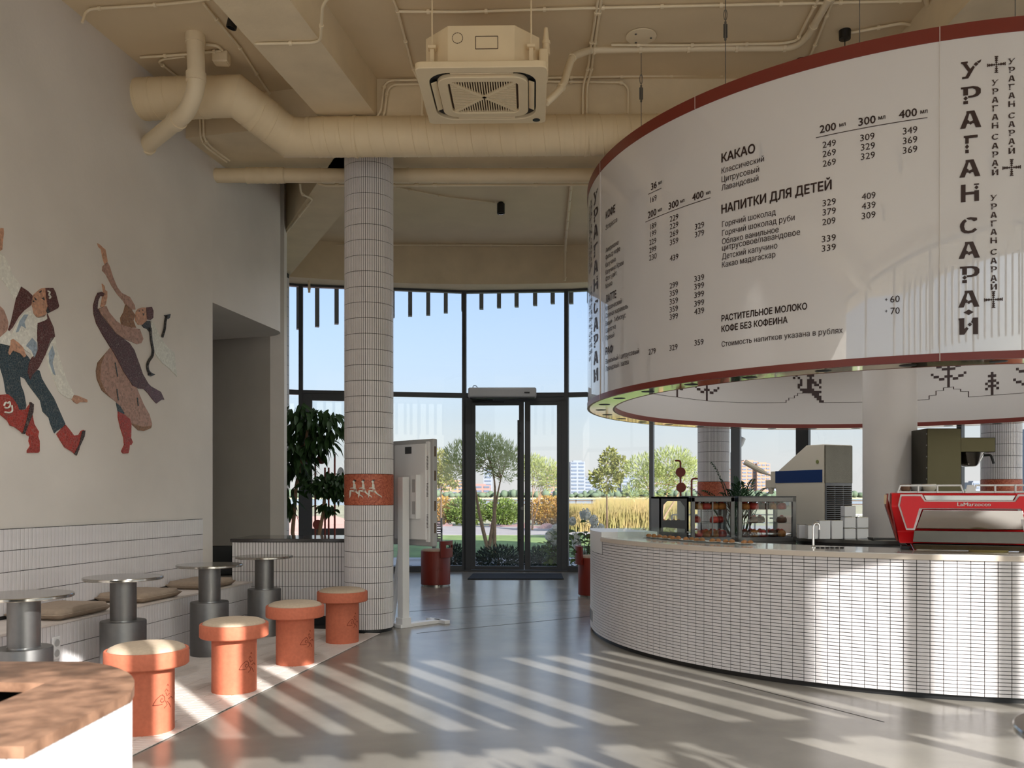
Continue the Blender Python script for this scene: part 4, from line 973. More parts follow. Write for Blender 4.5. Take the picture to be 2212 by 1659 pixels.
A4([(300, 645), (340, 735), (348, 790), (320, 830), (290, 900), (245, 990), (200, 1040), (190, 1068), (172, 1020), (180, 960), (230, 880), (238, 800), (235, 705), (285, 690), (300, 670)], 'vest', 'mo_maroon')
sl_ = A4([(320, 800), (348, 795), (360, 870), (390, 970), (420, 1060), (470, 1160), (455, 1190), (430, 1185), (390, 1160), (370, 1140), (340, 1060), (310, 980), (290, 900), (310, 830)], 'lowered_sleeve', 'mo_shirt')
A4([(330, 850), (345, 900), (330, 960), (350, 1040), (335, 1030), (310, 960), (305, 900)], 'sleeve_fold', 'mo_shade', .008, sl_)
A4([(470, 1165), (490, 1168), (555, 1195), (555, 1212), (510, 1210), (490, 1222), (470, 1210), (455, 1190)], 'lowered_hand', 'mo_skin')
fc = A4([(205, 545), (215, 520), (245, 495), (265, 482), (285, 480), (290, 520), (300, 570), (305, 620), (280, 665), (240, 672), (215, 650), (208, 610), (195, 565)], 'face', 'mo_skin')
for pts in ([(245, 505), (258, 495), (262, 500), (250, 512)], [(258, 545), (275, 540), (280, 560), (268, 552)], [(212, 540), (222, 545), (230, 560), (220, 556)], [(205, 560), (213, 563), (214, 572), (205, 570)]): A4(pts, 'facial_feature', 'mo_hair', .009, fc)
cp_ = A4([(285, 480), (335, 480), (350, 510), (372, 595), (365, 610), (315, 635), (300, 600), (290, 540)], 'cap', 'mo_maroon', .009)
stroke(cp_, [(296, 500), (312, 508), (300, 525), (318, 535), (305, 548)], .006, S4, 0, 460, 'cap_embroidery', 'mo_scarf', .013)
A4([(298, 600), (312, 628), (322, 632), (300, 642), (290, 630)], 'hair', 'mo_hair', .008)
A4([(-10, 835), (20, 835), (60, 855), (75, 880), (90, 890), (150, 890), (180, 925), (190, 940), (180, 960), (172, 1020), (185, 1065), (225, 1000), (250, 1010), (265, 1060), (300, 1120), (345, 1190), (375, 1260), (415, 1350), (400, 1370), (360, 1395), (345, 1410), (320, 1350), (310, 1310), (270, 1270), (255, 1200), (210, 1140), (180, 1100), (155, 1060), (125, 1045), (130, 1100), (150, 1150), (165, 1230), (160, 1255), (110, 1265), (80, 1200), (50, 1170), (35, 1150), (20, 1060), (-10, 960)], 'trousers', 'mo_teal', .005)
A4([(-10, 800), (45, 750), (80, 800), (60, 850), (-10, 835)], 'cuff', 'mo_shirt', .009)
A4([(60, 815), (75, 805), (110, 830), (140, 860), (160, 915), (145, 925), (125, 900), (75, 880), (55, 910), (48, 895), (58, 850)], 'hand_on_hip', 'mo_skin', .01)
b1 = A4([(400, 1370), (415, 1355), (440, 1385), (470, 1425), (500, 1420), (515, 1395), (530, 1388), (540, 1395), (535, 1430), (500, 1500), (505, 1510), (485, 1552), (460, 1530), (410, 1500), (385, 1460), (358, 1415)], 'boot', 'mo_boot', .007)
A4([(520, 1395), (540, 1392), (535, 1430), (505, 1495), (485, 1552), (470, 1540), (500, 1480)], 'sole', 'mo_sole', .01, b1)
b2 = A4([(205, 1295), (215, 1350), (245, 1400), (240, 1430), (250, 1460), (250, 1525), (240, 1535), (170, 1535), (170, 1520), (190, 1490), (180, 1460), (185, 1430), (165, 1420), (160, 1390)], 'boot', 'mo_boot', .006)
m2 = thing('dancer_mosaic', 'fragment of a pink dancer mosaic with a red boot at the left picture edge', 'mosaic', tuple(wall_hit(10, 950)))
mural(m2, [(-20, 590), (0, 600), (20, 620), (40, 670), (48, 700), (45, 740), (20, 790), (0, 810), (-20, 815)], S4, 0, 460, 'skirt', 'mo_pink')
bt = mural(m2, [(-10, 1165), (45, 1160), (75, 1185), (105, 1230), (115, 1260), (160, 1260), (185, 1225), (195, 1212), (208, 1230), (205, 1270), (195, 1300), (155, 1370), (145, 1415), (130, 1400), (90, 1370), (60, 1360), (45, 1330), (-10, 1285)], S4, 0, 460, 'boot', 'mo_boot', .009)
mural(m2, [(188, 1210), (208, 1225), (205, 1275), (150, 1415), (135, 1410), (160, 1330)], S4, 0, 460, 'sole', 'mo_sole', .012, bt)
stroke(bt, [(15, 1235), (25, 1210), (40, 1220), (52, 1205), (55, 1235), (40, 1250), (20, 1245)], .006, S4, 0, 460, 'boot_embroidery', 'mo_scarf', .013)
stroke(bt, [(65, 1230), (70, 1270), (50, 1280), (20, 1275)], .006, S4, 0, 460, 'boot_embroidery', 'mo_scarf', .013)
S7 = .3014
wo_ = thing('dancer_mosaic', 'wall mosaic of a woman dancing in a pale dress with white veil', 'mosaic', tuple(wall_hit(285, 975)))
A7 = lambda pts, nm, m, lf_=.006, sub=None: mural(wo_, pts, S7, 180, 500, nm, m, lf_, sub)
A7([(98, 85), (115, 95), (135, 115), (155, 130), (160, 160), (170, 215), (150, 235), (135, 190), (125, 130), (105, 110)], 'raised_hand', 'mo_skin')
A7([(170, 222), (185, 250), (210, 330), (240, 400), (270, 440), (330, 470), (365, 530), (370, 560), (340, 560), (300, 530), (285, 500), (240, 450), (200, 390), (160, 310), (132, 280), (135, 250)], 'raised_sleeve', 'mo_pink')
A7([(300, 520), (340, 555), (355, 580), (370, 600), (355, 640), (375, 690), (330, 690), (270, 680), (262, 620), (285, 580)], 'bodice', 'mo_brown')
A7([(130, 375), (145, 390), (150, 420), (165, 430), (165, 470), (155, 520), (140, 540), (120, 540), (130, 490), (140, 430)], 'forward_hand', 'mo_skin', .009)
A7([(105, 555), (140, 540), (160, 535), (180, 580), (230, 640), (270, 670), (340, 690), (400, 700), (425, 770), (410, 800), (380, 808), (340, 790), (290, 770), (230, 730), (170, 650), (120, 590)], 'forward_sleeve', 'mo_pink', .008)
sk_ = A7([(185, 840), (230, 800), (330, 800), (360, 850), (340, 1000), (340, 1100), (380, 1120), (400, 1170), (430, 1240), (470, 1310), (490, 1380), (480, 1410), (430, 1430), (390, 1425), (340, 1380), (310, 1330), (270, 1280), (230, 1220), (190, 1190), (130, 1140), (95, 1060), (88, 1000), (100, 940), (150, 880)], 'skirt', 'mo_pink', .005)
A7([(100, 940), (150, 880), (120, 960), (115, 1060), (150, 1140), (190, 1190), (130, 1140), (95, 1060), (88, 1000)], 'skirt_fold', 'mo_brown', .007, sk_)
A7([(340, 1375), (420, 1400), (488, 1390), (480, 1410), (430, 1430), (390, 1425)], 'hem', 'mo_brown', .007, sk_)
for pts in ([(222, 940), (240, 1040)], [(380, 1190), (388, 1250)], [(235, 1130), (245, 1210)]): stroke(sk_, pts, .005, S7, 180, 500, 'skirt_fold', 'mo_teal', .008)
A7([(100, 440), (125, 432), (145, 445), (140, 465), (115, 462), (100, 500), (95, 550), (120, 600), (170, 660), (230, 735), (290, 775), (325, 800), (360, 850), (385, 920), (400, 960), (420, 1020), (460, 1090), (430, 1130), (390, 1125), (350, 1105), (320, 1060), (280, 1000), (240, 920), (190, 830), (140, 750), (90, 660), (70, 590), (68, 530), (85, 470)], 'shawl', 'mo_shawl', .009)
A7([(460, 1090), (480, 1110), (550, 1150), (575, 1205), (555, 1205), (520, 1232), (490, 1200), (460, 1160), (430, 1130)], 'shawl_tail', 'mo_violet', .009)
fw = A7([(375, 575), (390, 555), (420, 545), (445, 545), (450, 600), (450, 650), (420, 670), (390, 670), (370, 640), (372, 600)], 'face', 'mo_skin', .007)
for pts in ([(382, 570), (396, 566), (398, 574)], [(412, 558), (424, 562), (420, 570)], [(418, 585), (430, 590), (424, 604)]): A7(pts, 'facial_feature', 'mo_hair', .01, fw)
A7([(445, 545), (485, 540), (497, 570), (495, 620), (475, 635), (450, 630)], 'cap', 'mo_maroon', .009)
A7([(415, 670), (450, 640), (475, 640), (480, 690), (470, 720), (455, 700), (430, 690)], 'hair', 'mo_hair', .008)
A7([(485, 640), (500, 660), (520, 700), (545, 750), (570, 790), (610, 840), (650, 870), (655, 930), (668, 1040), (640, 1010), (610, 980), (560, 940), (520, 890), (500, 840), (480, 770), (475, 700)], 'veil', 'mo_scarf', .007)
for pts, tas in (([(472, 690), (478, 780), (492, 850), (488, 890), (460, 930), (450, 960), (455, 1000), (475, 1020)], [(462, 1005), (508, 1025), (480, 1038), (460, 1030)]), ([(558, 755), (575, 700), (580, 640), (590, 605)], [(575, 600), (618, 592), (612, 620), (600, 628)])):
    br_ = stroke(wo_, pts, .012, S7, 180, 500, 'braid', 'mo_hair', .012); A7(tas, 'tassel', 'mo_hair', .012, br_)
A7([(232, 1228), (260, 1250), (290, 1300), (280, 1320), (245, 1290)], 'trouser_leg', 'mo_teal', .006)
A7([(245, 1290), (285, 1310), (330, 1345), (340, 1380), (338, 1480), (350, 1510), (340, 1530), (328, 1530), (325, 1560), (318, 1590), (280, 1592), (268, 1575), (290, 1530), (285, 1480), (260, 1400), (245, 1330)], 'boot', 'mo_boot', .007)
# ---------------------------------------------------------------- round bar counter
M['steelp'] = mat('satin steel sheet', (100, 96, 88), .2, 1, noise=.06, nscale=5)
BC = Vector((3.80, 8.54)); BR = 3.03
cpol = lambda r, a, z=0.0: Vector((BC.x + r * math.cos(a), BC.y + r * math.sin(a), z))
def hit_near(px, r):
    k = (px - CX) / F; a = 1 + k * k; b = -2 * (k * BC.x + BC.y); c = BC.length_squared - r * r
    D = max(0, b * b - 4 * a * c); Y = (-b - math.sqrt(D)) / (2 * a); X = k * Y; return math.atan2(Y - BC.y, X - BC.x) % (2 * PI), Y
def hit_far(px, r):
    k = (px - CX) / F; a = 1 + k * k; b = -2 * (k * BC.x + BC.y); c = BC.length_squared - r * r
    Y = (-b + math.sqrt(b * b - 4 * a * c)) / (2 * a); X = k * Y; return math.atan2(Y - BC.y, X - BC.x) % (2 * PI), Y
CA0, CA1, CAS = math.radians(165), math.radians(395), math.radians(190)
bar = thing('bar_counter', 'round bar counter clad in small white stacked tiles', 'counter', (BC.x, BC.y, 0))
ZL0, ZL1 = .906, .944
MB().ring(2.4, BR - .03, 0, .04, 120, BC, CA0, CA1).build('plinth', 'plinth', bar, world=True)
mb = MB().ring(2.45, BR - .008, .036, ZL0, 120, BC, CAS, CA1).ring(2.45, BR - .008, .036, .79, 24, BC, CA0, CAS); mb.build('carcass', 'grout', bar, world=True)
MB().ring(2.36, BR + .012, ZL0, ZL1 - .006, 140, BC, CAS, CA1).build('lip', 'lip', bar, world=True)
MB().ring(2.36, BR + .006, ZL1 - .006, ZL1, 140, BC, CAS, CA1).build('worktop', 'ctop', bar, world=True)
MB().ring(2.44, 2.46, .04, ZL0, 120, BC, CAS, CA1).build('inner_panel', 'steel', bar, world=True)
da = 2 * PI / 240; mats = []; rh = (ZL0 - .036) / 36
for i in range(int((CA1 - CA0) / da)):
    a = CA0 + (i + .5) * da
    for r in range(36):
        if a < CAS and .036 + (r + 1) * rh > .80: continue
        if math.radians(174) < a < math.radians(183) and 3 <= r < 8: continue
        p = cpol(BR - .008, a, .036 + (r + .5) * rh); mats.append(frame_mtx(p, (math.cos(a), math.sin(a), 0)))
lay_tiles(bar, mats, 2 * PI * BR / 240 - .0042, rh - .0042, .006, 'tile', 300)
gv = MB().ring(BR - .012, BR + .001, .036 + 3 * rh, .036 + 8 * rh, 8, BC, math.radians(174), math.radians(183)).build('vent_grille', 'white', bar, world=True)
for k in range(9):
    MB().ring(BR, BR + .003, .045 + 3 * rh + k * .012, .049 + 3 * rh + k * .012, 8, BC, math.radians(174.4), math.radians(182.6)).build('vent_slot', 'black', gv, world=True, smooth=0)
# white stone block and low glass case at the left end
gc = thing('counter_glass_case', 'low glass pastry guard with white end block at the left of the bar', 'display case', tuple(cpol(2.8, math.radians(186), .79)))
MB().ring(2.5, BR, .79, .99, 10, BC, math.radians(172), math.radians(190)).build('end_block', 'white', gc, world=True, bevel=.004)
g0, g1 = math.radians(190.5), math.radians(225)
MB().ring(2.88, 2.886, ZL1, 1.025, 40, BC, g0, g1).build('front_glass', 'cglass', gc, world=True)
MB().ring(2.42, 2.886, 1.025, 1.031, 40, BC, g0, g1).build('top_glass', 'cglass', gc, world=True)
for a in (g0, g0 + .2, g0 + .4, g1):
    p, q = cpol(2.42, a, .985), cpol(2.884, a, .985); MB().bar(p, q, .006, .08).build('divider_glass', 'cglass', gc, world=True, smooth=0)
    MB().cyl(cpol(2.884, a, 1.031), cpol(2.884, a, 1.04), .012, 10).build('glass_clip', 'steel', gc, world=True)
for i in range(9):
    a = g0 + .05 + i * .06
    t_ = thing('pastry_plate', 'pale pastries on a plate inside the low glass guard', 'food', tuple(cpol(2.62, a, ZL1)), 0, 'plates in the low glass guard')
    MB().lathe([(.03, 0), (.07, .008), (.072, .011), (.03, .006)], 20).build('plate', 'white', t_)
    for k in range(3): MB().lathe([(0, 0), (.022, .004), (.024, .014), (.012, .026), (0, .028)], 10, (.03 * math.cos(2.1 * k + i), .03 * math.sin(2.1 * k + i), .006)).build('pastry', 'bread', t_, smooth=60)
# ---------------------------------------------------------------- hanging menu drum
DR, DI, DZ0, DZ1 = 3.055, 2.79, 2.19, 4.345
dr = thing('menu_drum', 'huge round hanging drum with printed drinks menu above the bar', 'menu sign', (BC.x, BC.y, DZ0))
MB().lathe([(DR, DZ0 + .05), (DR, DZ1 - .095)], 220, (BC.x, BC.y, 0), caps=False).build('outer_panel', 'drum', dr, world=True)
MB().ring(DR - .02, DR + .004, DZ0, DZ0 + .05, 220, BC).build('lower_band', 'redband', dr, world=True)
MB().ring(DR - .02, DR + .004, DZ1 - .095, DZ1, 220, BC).build('upper_band', 'redband', dr, world=True)
MB().ring(DI + .012, DR - .02, DZ0 + .001, DZ0 + .012, 220, BC).build('soffit_ring', 'gold', dr, world=True)
MB().ring(DI, DI + .012, DZ0 + .05, DZ1, 220, BC).build('inner_panel', 'inner', dr, world=True)
MB().ring(DI - .004, DI + .014, DZ0, DZ0 + .05, 220, BC).build('inner_band', 'redband', dr, world=True)
MB().ring(DI + .012, DR, DZ1 - .02, DZ1 - .005, 220, BC).build('top_cover', 'inner', dr, world=True)
for i in range(34):
    a = math.radians(3 + 360 / 34 * i); MB().lathe([(0, -.001), (.052, -.001), (.056, .001)], 24, tuple(cpol((DI + DR) / 2, a, DZ0))).build('recessed_spot', 'black', dr, world=True)
seam = MB()
for px, z0_, z1_ in ((1297, DZ0, DZ1), (1502, DZ1 - .095, DZ1), (2030, DZ0, DZ1)):
    a, _ = hit_near(px, DR); seam.box(cpol(DR + .001, a, (z0_ + z1_) / 2), (.01, .004, z1_ - z0_), a)
seam.build('panel_seam', 'inner', dr, world=True, smooth=0)
RT = DR + .003
def wrap_poly(mb, pts, a_c, z_c, rad, sgn=1):
    P = [(a_c + sgn * x / rad, z_c + z) for x, z in pts]; mb.add([cpol(rad, a, z) for a, z in P], [tuple(range(len(P)))]); return mb
import numpy as np
from mathutils.geometry import delaunay_2d_cdt
_tc = bpy.data.curves.new('lettering', 'FONT'); _tc.resolution_u = 2; _tc.fill_mode = 'NONE'; _to = bpy.data.objects.new('lettering', _tc); C.objects.link(_to)
def glyphs(body):
    "outline of the lettering, filled by winding number (glyph contours overlap)"
    _tc.body = body; bpy.context.view_layer.update()
    m = bpy.data.meshes.new_from_object(_to.evaluated_get(bpy.context.evaluated_depsgraph_get()))
    P = [Vector((v.co.x, v.co.y)) for v in m.vertices]; E = [tuple(e.vertices) for e in m.edges]; bpy.data.meshes.remove(m)
    V, _, Fs, _, _, _ = delaunay_2d_cdt(P, E, [], 0, 1e-6)
    p = np.array(P); e = np.array(E); A = p[e[:, 0]]; B = p[e[:, 1]]; v = np.array(V); G = np.array([v[list(f)].mean(0) for f in Fs])
    up = (A[None, :, 1] <= G[:, None, 1]) & (B[None, :, 1] > G[:, None, 1]); dn = (A[None, :, 1] > G[:, None, 1]) & (B[None, :, 1] <= G[:, None, 1])
    dy = B[:, 1] - A[:, 1]; dy = np.where(abs(dy) < 1e-12, 1e-12, dy)
    hit = ((B[:, 0] - A[:, 0])[None] * (G[:, None, 1] - A[None, :, 1]) / dy[None] + A[None, :, 0]) > G[:, None, 0]
    wn_ = (up & hit).sum(1) - (dn & hit).sum(1)
    return [Vector((q.x, q.y, 0)) for q in V], [tuple(f) for f, k in zip(Fs, wn_) if k != 0]
CAPH = None
V_, _ = glyphs('Н'); CAPH = max(v.y for v in V_)
def drum_text(body, px0, py0, px1, cap, bold=.008, name='menu_line'):
    "baseline start px0,py0 and end px1 on the drum's near face; cap = capital height in metres"
    V, Fs = glyphs(body); xs = [v.x for v in V]; x0, x1 = min(xs), max(xs)
    a0, Y = hit_near(px0, RT); a1, _ = hit_near(px1, RT)
    z0 = CH + (HOR - py0) * Y / F; kx = (a1 - a0) / (x1 - x0); kz = cap / CAPH
    mb = MB()
    for ox, oy in ((-.006, 0), (.006, 0)) if bold < .01 else ((-bold, 0), (bold, 0), (0, bold), (0, -bold)):
        mb.add([cpol(RT, a0 + (v.x + ox - x0) * kx, z0 + (v.y + oy) * kz) for v in V], Fs)
    # faces must look outwards
    o = mb.build(name, 'print', dr, world=True, smooth=0); return o
def uline(x0, y0, x1, y1, h=.005):
    a0, Y = hit_near(x0, RT); a1, Y1_ = hit_near(x1, RT); z = (CH + (HOR - y0) * Y / F + CH + (HOR - y1) * Y1_ / F) / 2
    mb = MB(); n = 14
    for i in range(n):
        b0, b1 = a0 + (a1 - a0) * i / n, a0 + (a1 - a0) * (i + 1) / n; mb.add([cpol(RT, b0, z), cpol(RT, b1, z), cpol(RT, b1, z + h), cpol(RT, b0, z + h)], [(0, 1, 2, 3)])
    mb.build('menu_rule', 'print', dr, world=True, smooth=0)
SA, SB = .4219, .4221
def ta(s, x0, y, x1, cap, bold=.008): drum_text(s, 1260 + x0 * SA, 200 + y * SA, 1260 + x1 * SA, cap, bold)
def tb(s, x0, y, x1, cap, bold=.008): drum_text(s, 1700 + x0 * SB, 100 + y * SB, 1700 + x1 * SB, cap, bold)
BIG, MID, SM, NUM = .064, .043, .018, .046
ta('КАКАО', 708, 358, 878, BIG, .03)
for s, y, x in (('Классический', 415, 925), ('Цитрусовый', 460, 900), ('Лавандовый', 503, 897)): ta(s, 708, y, x, MID)
a_, _ = hit_near(1795.8, RT); drum_text('НАПИТКИ ДЛЯ ДЕТЕЙ', 1260 + 708 * SA, 200 + 620 * SA, 1795.8, BIG, .03)
for s, y, x in (('Горячий шоколад', 690, 985), ('Горячий шоколад руби', 735, 1082), ('Облако ванильное', 778, 1000), ('цитрусовое/лавандовое', 810, 1110), ('Детский капучино', 855, 993), ('Какао мадагаскар', 897, 983)): ta(s, 710, y, x, MID)
ta('РАСТИТЕЛЬНОЕ МОЛОКО', 708, 1172, 1145, .045, .028); ta('КОФЕ БЕЗ КОФЕИНА', 708, 1226, 1045, .045, .028)
drum_text('Стоимость напитков указана в рублях', 1260 + 708 * SA, 200 + 1302 * SA, 1820.3, .04)
for s, x0, y, x1 in (('200', 168, 445, 250), ('300', 366, 408, 453), ('400', 573, 370, 665)): tb(s, x0, y, x1, .054, .02)
for x0, y, x1 in ((268, 412, 300), (468, 376, 503), (683, 345, 719)): tb('мл', x0, y, x1, .028, .02)
uline(1762, 296.7, 2003.5, 256.6)
for s, x0, y, x1 in (('249', 182, 522, 250), ('309', 375, 487, 448), ('349', 593, 452, 667), ('269', 182, 569, 250), ('329', 378, 535, 450), ('369', 593, 502, 667), ('269', 183, 618, 250), ('329', 378, 583, 450), ('369', 593, 551, 667),
                     ('409', 383, 787, 453), ('439', 383, 836, 453), ('309', 382, 886, 453), ('329', 182, 820, 250), ('379', 182, 867, 250), ('209', 181, 917, 248), ('339', 178, 1004, 250), ('339', 178, 1052, 250), ('60', 528, 1312, 577), ('70', 530, 1372, 577)): tb(s, x0, y, x1, NUM)
for y in (1308, 1367): tb('+', 502, y, 514, .03)
for s, x0, y, x1 in (('36', 347, 500, 375), ('200', 331, 645, 373), ('300', 437, 600, 487), ('400', 558, 555, 615)): ta(s, x0, y, x1, .056, .02)
for x0, y, x1 in ((385, 472, 402), (382, 612, 402), (497, 566, 517), (628, 524, 650)): ta('мл', x0, y, x1, .028, .02)
uline(1260 + 332 * SA, 200 + 523 * SA, 1260 + 400 * SA, 200 + 490 * SA); uline(1260 + 318 * SA, 200 + 663 * SA, 1260 + 651 * SA, 200 + 542 * SA)
for s, x0, y, x1 in (('169', 343, 565, 375), ('229', 443, 663, 486), ('189', 342, 702, 373), ('229', 443, 702, 486), ('329', 571, 703, 618), ('199', 342, 740, 373), ('269', 443, 742, 486), ('379', 571, 743, 618), ('229', 338, 783, 373), ('359', 443, 783, 486),
                     ('299', 338, 823, 373), ('230', 337, 862, 375), ('439', 443, 865, 486), ('339', 568, 970, 618), ('299', 442, 1005, 484), ('399', 568, 1010, 618), ('359', 442, 1045, 484), ('399', 568, 1053, 618), ('359', 442, 1086, 484), ('399', 568, 1097, 618),
                     ('359', 442, 1127, 484), ('439', 568, 1138, 618), ('399', 442, 1165, 484), ('279', 334, 1343, 370), ('329', 441, 1323, 482), ('359', 569, 1297, 615)): ta(s, x0, y, x1, NUM)
ta('КОФЕ', 115, 648, 162, BIG, .03); ta('ЛАТТЕ', 115, 1078, 168, BIG, .03); ta('РАФ', 113, 1344, 150, BIG, .03)
for s, y, x in (('Эспрессо', 705, 173), ('Американо', 822, 180), ('Фильтр кофе', 858, 188), ('Капучино', 897, 166), ('Капучино Крим', 935, 205), ('Флэт уайт', 968, 170), ('Мокко', 1005, 148), ('Классический', 1120, 195), ('Соленая карамель', 1157, 228), ('Вишня - Гибискус', 1197, 217), ('Шарлотка', 1232, 166), ('Пряный', 1270, 158), ('Ванильный / цитрусовый', 1390, 285), ('Лавандовый / халва', 1428, 232)):
    ta(s, 114, y, x, MID)
# display lettering with little diamonds: polygons in a unit box
LET = {
 'У': [[(0, 1), (.34, 1), (.34, .9), (.28, .88), (.46, .55), (.6, .72), (.68, .62), (.36, 0), (.06, 0), (.06, .12), (.22, .12), (.36, .38), (.08, .88), (0, .9)], [(.62, .78), (.74, .9), (.86, .78), (.74, .66)], [(.78, .92), (1.0, 1.02), (.95, .86), (.86, .82)]],
 'Р': [[(0, 1), (.62, 1), (.86, .94), (1, .8), (1, .56), (.86, .4), (.62, .34), (.36, .34), (.36, .46), (.58, .46), (.72, .54), (.76, .66), (.72, .8), (.58, .88), (.36, .88), (.36, .5), (.12, .5), (.12, .88), (0, .88)], [(.24, .46), (.36, .33), (.24, .2), (.12, .33)], [(.12, .18), (.36, .18), (.36, 0), (.12, 0)]],
 'А': [[(.3, 1), (.68, 1), (1, 0), (.74, 0), (.66, .26), (.6, .26), (.5, .38), (.62, .44), (.5, .84), (.44, .84), (.36, .5), (.46, .4), (.4, .26), (.34, .26), (.26, 0), (0, 0), (.3, .84)], [(.5, .4), (.6, .29), (.5, .18), (.4, .29)]],
 'Г': [[(0, 1), (.95, 1), (.95, .84), (.34, .84), (.34, .54), (.1, .54), (.1, .88), (0, .88)], [(.22, .52), (.36, .37), (.22, .22), (.08, .37)], [(.1, .2), (.34, .2), (.34, 0), (.1, 0)]],
 'Н': [[(0, 1), (.26, 1), (.26, .56), (.74, .56), (.74, .62), (1, .62), (1, 0), (.74, 0), (.74, .4), (.26, .4), (.26, 0), (0, 0)], [(.86, .9), (.98, .78), (.86, .66), (.74, .78)], [(.72, 1), (1, 1), (1, .92), (.72, .92)]],
 'С': [[(.3, .9), (.16, .82), (.02, .62), (0, .45), (.06, .2), (.24, .04), (.5, 0), (.76, .04), (.98, .2), (.86, .32), (.66, .18), (.46, .16), (.3, .24), (.24, .45), (.28, .66), (.4, .76)], [(.36, .96), (.5, .84), (.66, .84), (.8, .72), (.98, .78), (.98, .94), (.6, 1)]],
 'И': [[(0, 1), (.3, 1), (.3, .36), (.42, .46), (.52, .36), (.3, 0), (.04, 0), (.04, .88), (0, .88)], [(.46, .6), (.58, .72), (.7, .6), (.58, .48)], [(.64, .74), (.74, 1), (1, 1), (1, 0), (.74, 0), (.74, .64)]],
}
def big_letter(ch, xa, ya, xb, yb, k=.4221, ox=1700, oy=100, ratio=None):
    a0, Y = hit_near(ox + xa * k, RT); a1, Y2 = hit_near(ox + xb * k, RT); Ym = (Y + Y2) / 2
    z1, z0 = CH + (HOR - oy - ya * k) * Ym / F, CH + (HOR - oy - yb * k) * Ym / F
    mb = MB()
    for poly in LET[ch]:
        P = poly if sum(poly[i][0] * poly[(i + 1) % len(poly)][1] - poly[(i + 1) % len(poly)][0] * poly[i][1] for i in range(len(poly))) > 0 else poly[::-1]
        mb.add([cpol(RT, a0 + (a1 - a0) * x, z0 + (z1 - z0) * y) for x, y in P], [tuple(range(len(P)))])
    return mb
def emit(mb, name='logo_letter'): return mb.build(name, 'print', dr, world=True, smooth=0)
for ch, a, b, c_, d_ in (('У', 890, 75, 995, 163), ('Р', 890, 205, 992, 293), ('А', 885, 330, 995, 418), ('Г', 905, 455, 980, 545), ('А', 882, 580, 990, 668), ('Н', 890, 705, 983, 795), ('С', 885, 875, 975, 958), ('А', 878, 1000, 988, 1085), ('Р', 885, 1125, 985, 1210), ('А', 877, 1250, 985, 1335), ('И', 878, 1390, 978, 1475)):
    emit(big_letter(ch, a, b, c_, d_))
a0, Y = hit_near(1700 + 930 * SB, RT); zc_ = CH + (HOR - 100 - 1361 * SB) * Y / F
emit(wrap_poly(MB(), [(-.03, 0), (0, -.018), (.03, 0), (0, .018)], a0, zc_, RT))
WORD = 'УРАГАНСАРАИ'
def small_word(xc, ys, w_=34, h_=30, k=SB, ox=1700, oy=100):
    for ch, y in zip(WORD, ys):
        emit(big_letter(ch, xc - w_ / 2, y - h_ / 2, xc + w_ / 2, y + h_ / 2, k, ox, oy))
    a0, Y = hit_near(ox + xc * k, RT); z = CH + (HOR - oy - (ys[-1] - 24) * k) * Y / F; emit(wrap_poly(MB(), [(-.01, 0), (0, -.006), (.01, 0), (0, .006)], a0, z, RT))
def cross(xc, yc, k=SB, ox=1700, oy=100, s=.0066):
    a0, Y = hit_near(ox + xc * k, RT); z = CH + (HOR - oy - yc * k) * Y / F; mb = MB()
    for dx, dz in ((0, 0), (2, 0), (-2, 0), (0, 2), (0, -2), (4, 0), (-4, 0), (0, 4), (0, -4), (6, 0), (-6, 0), (0, 6), (0, -6)):
        q = 1.5 if max(abs(dx), abs(dz)) > 2 else 1.1
        wrap_poly(mb, [((dx - q) * s, dz * s), (dx * s, (dz - q) * s), ((dx + q) * s, dz * s), (dx * s, (dz + q) * s)], a0, z, RT)
    for dx, dz in ((7.6, 0), (-7.6, 0)): wrap_poly(mb, [((dx - .5) * s, -1.6 * s), ((dx + .5) * s, -1.6 * s), ((dx + .5) * s, 1.6 * s), ((dx - .5) * s, 1.6 * s)], a0, z, RT)
    for dx, dz in ((0, 7.6), (0, -7.6)): wrap_poly(mb, [(-1.6 * s, (dz - .5) * s), (1.6 * s, (dz - .5) * s), (1.6 * s, (dz + .5) * s), (-1.6 * s, (dz + .5) * s)], a0, z, RT)
    emit(mb, 'logo_cross')
Y1s = [76, 120, 164, 208, 251, 295, 354, 398, 442, 486, 535]; Y2s = [185, 230, 274, 317, 362, 405, 463, 509, 553, 597, 645]; Y3s = [775, 819, 863, 906, 950, 993, 1052, 1097, 1141, 1186, 1231]
small_word(1150, Y1s); small_word(1065, Y2s); small_word(1058, Y3s)
cross(1150, 620); cross(1072, 93); cross(1057, 1296)
# the same logo wraps the left side of the drum (crop frame of the left part)
for ch, y in zip(WORD, (535, 623, 710, 805, 892, 980, 1097, 1185, 1270, 1357, 1447)): emit(big_letter(ch, 52, y - 33, 74, y + 33, SA, 1260, 200))
for xc, y0 in ((40, 560), (32, 590)):
    for i, ch in enumerate(WORD): emit(big_letter(ch, xc - 3.2, y0 + i * 31 + (14 if i > 5 else 0) - 11, xc + 3.2, y0 + i * 31 + (14 if i > 5 else 0) + 11, SA, 1260, 200))
for xc, y0 in ((40, 1000), (32, 1040)):
    for i, ch in enumerate(WORD): emit(big_letter(ch, xc - 3.2, y0 + i * 31 + (14 if i > 5 else 0) - 11, xc + 3.2, y0 + i * 31 + (14 if i > 5 else 0) + 11, SA, 1260, 200))
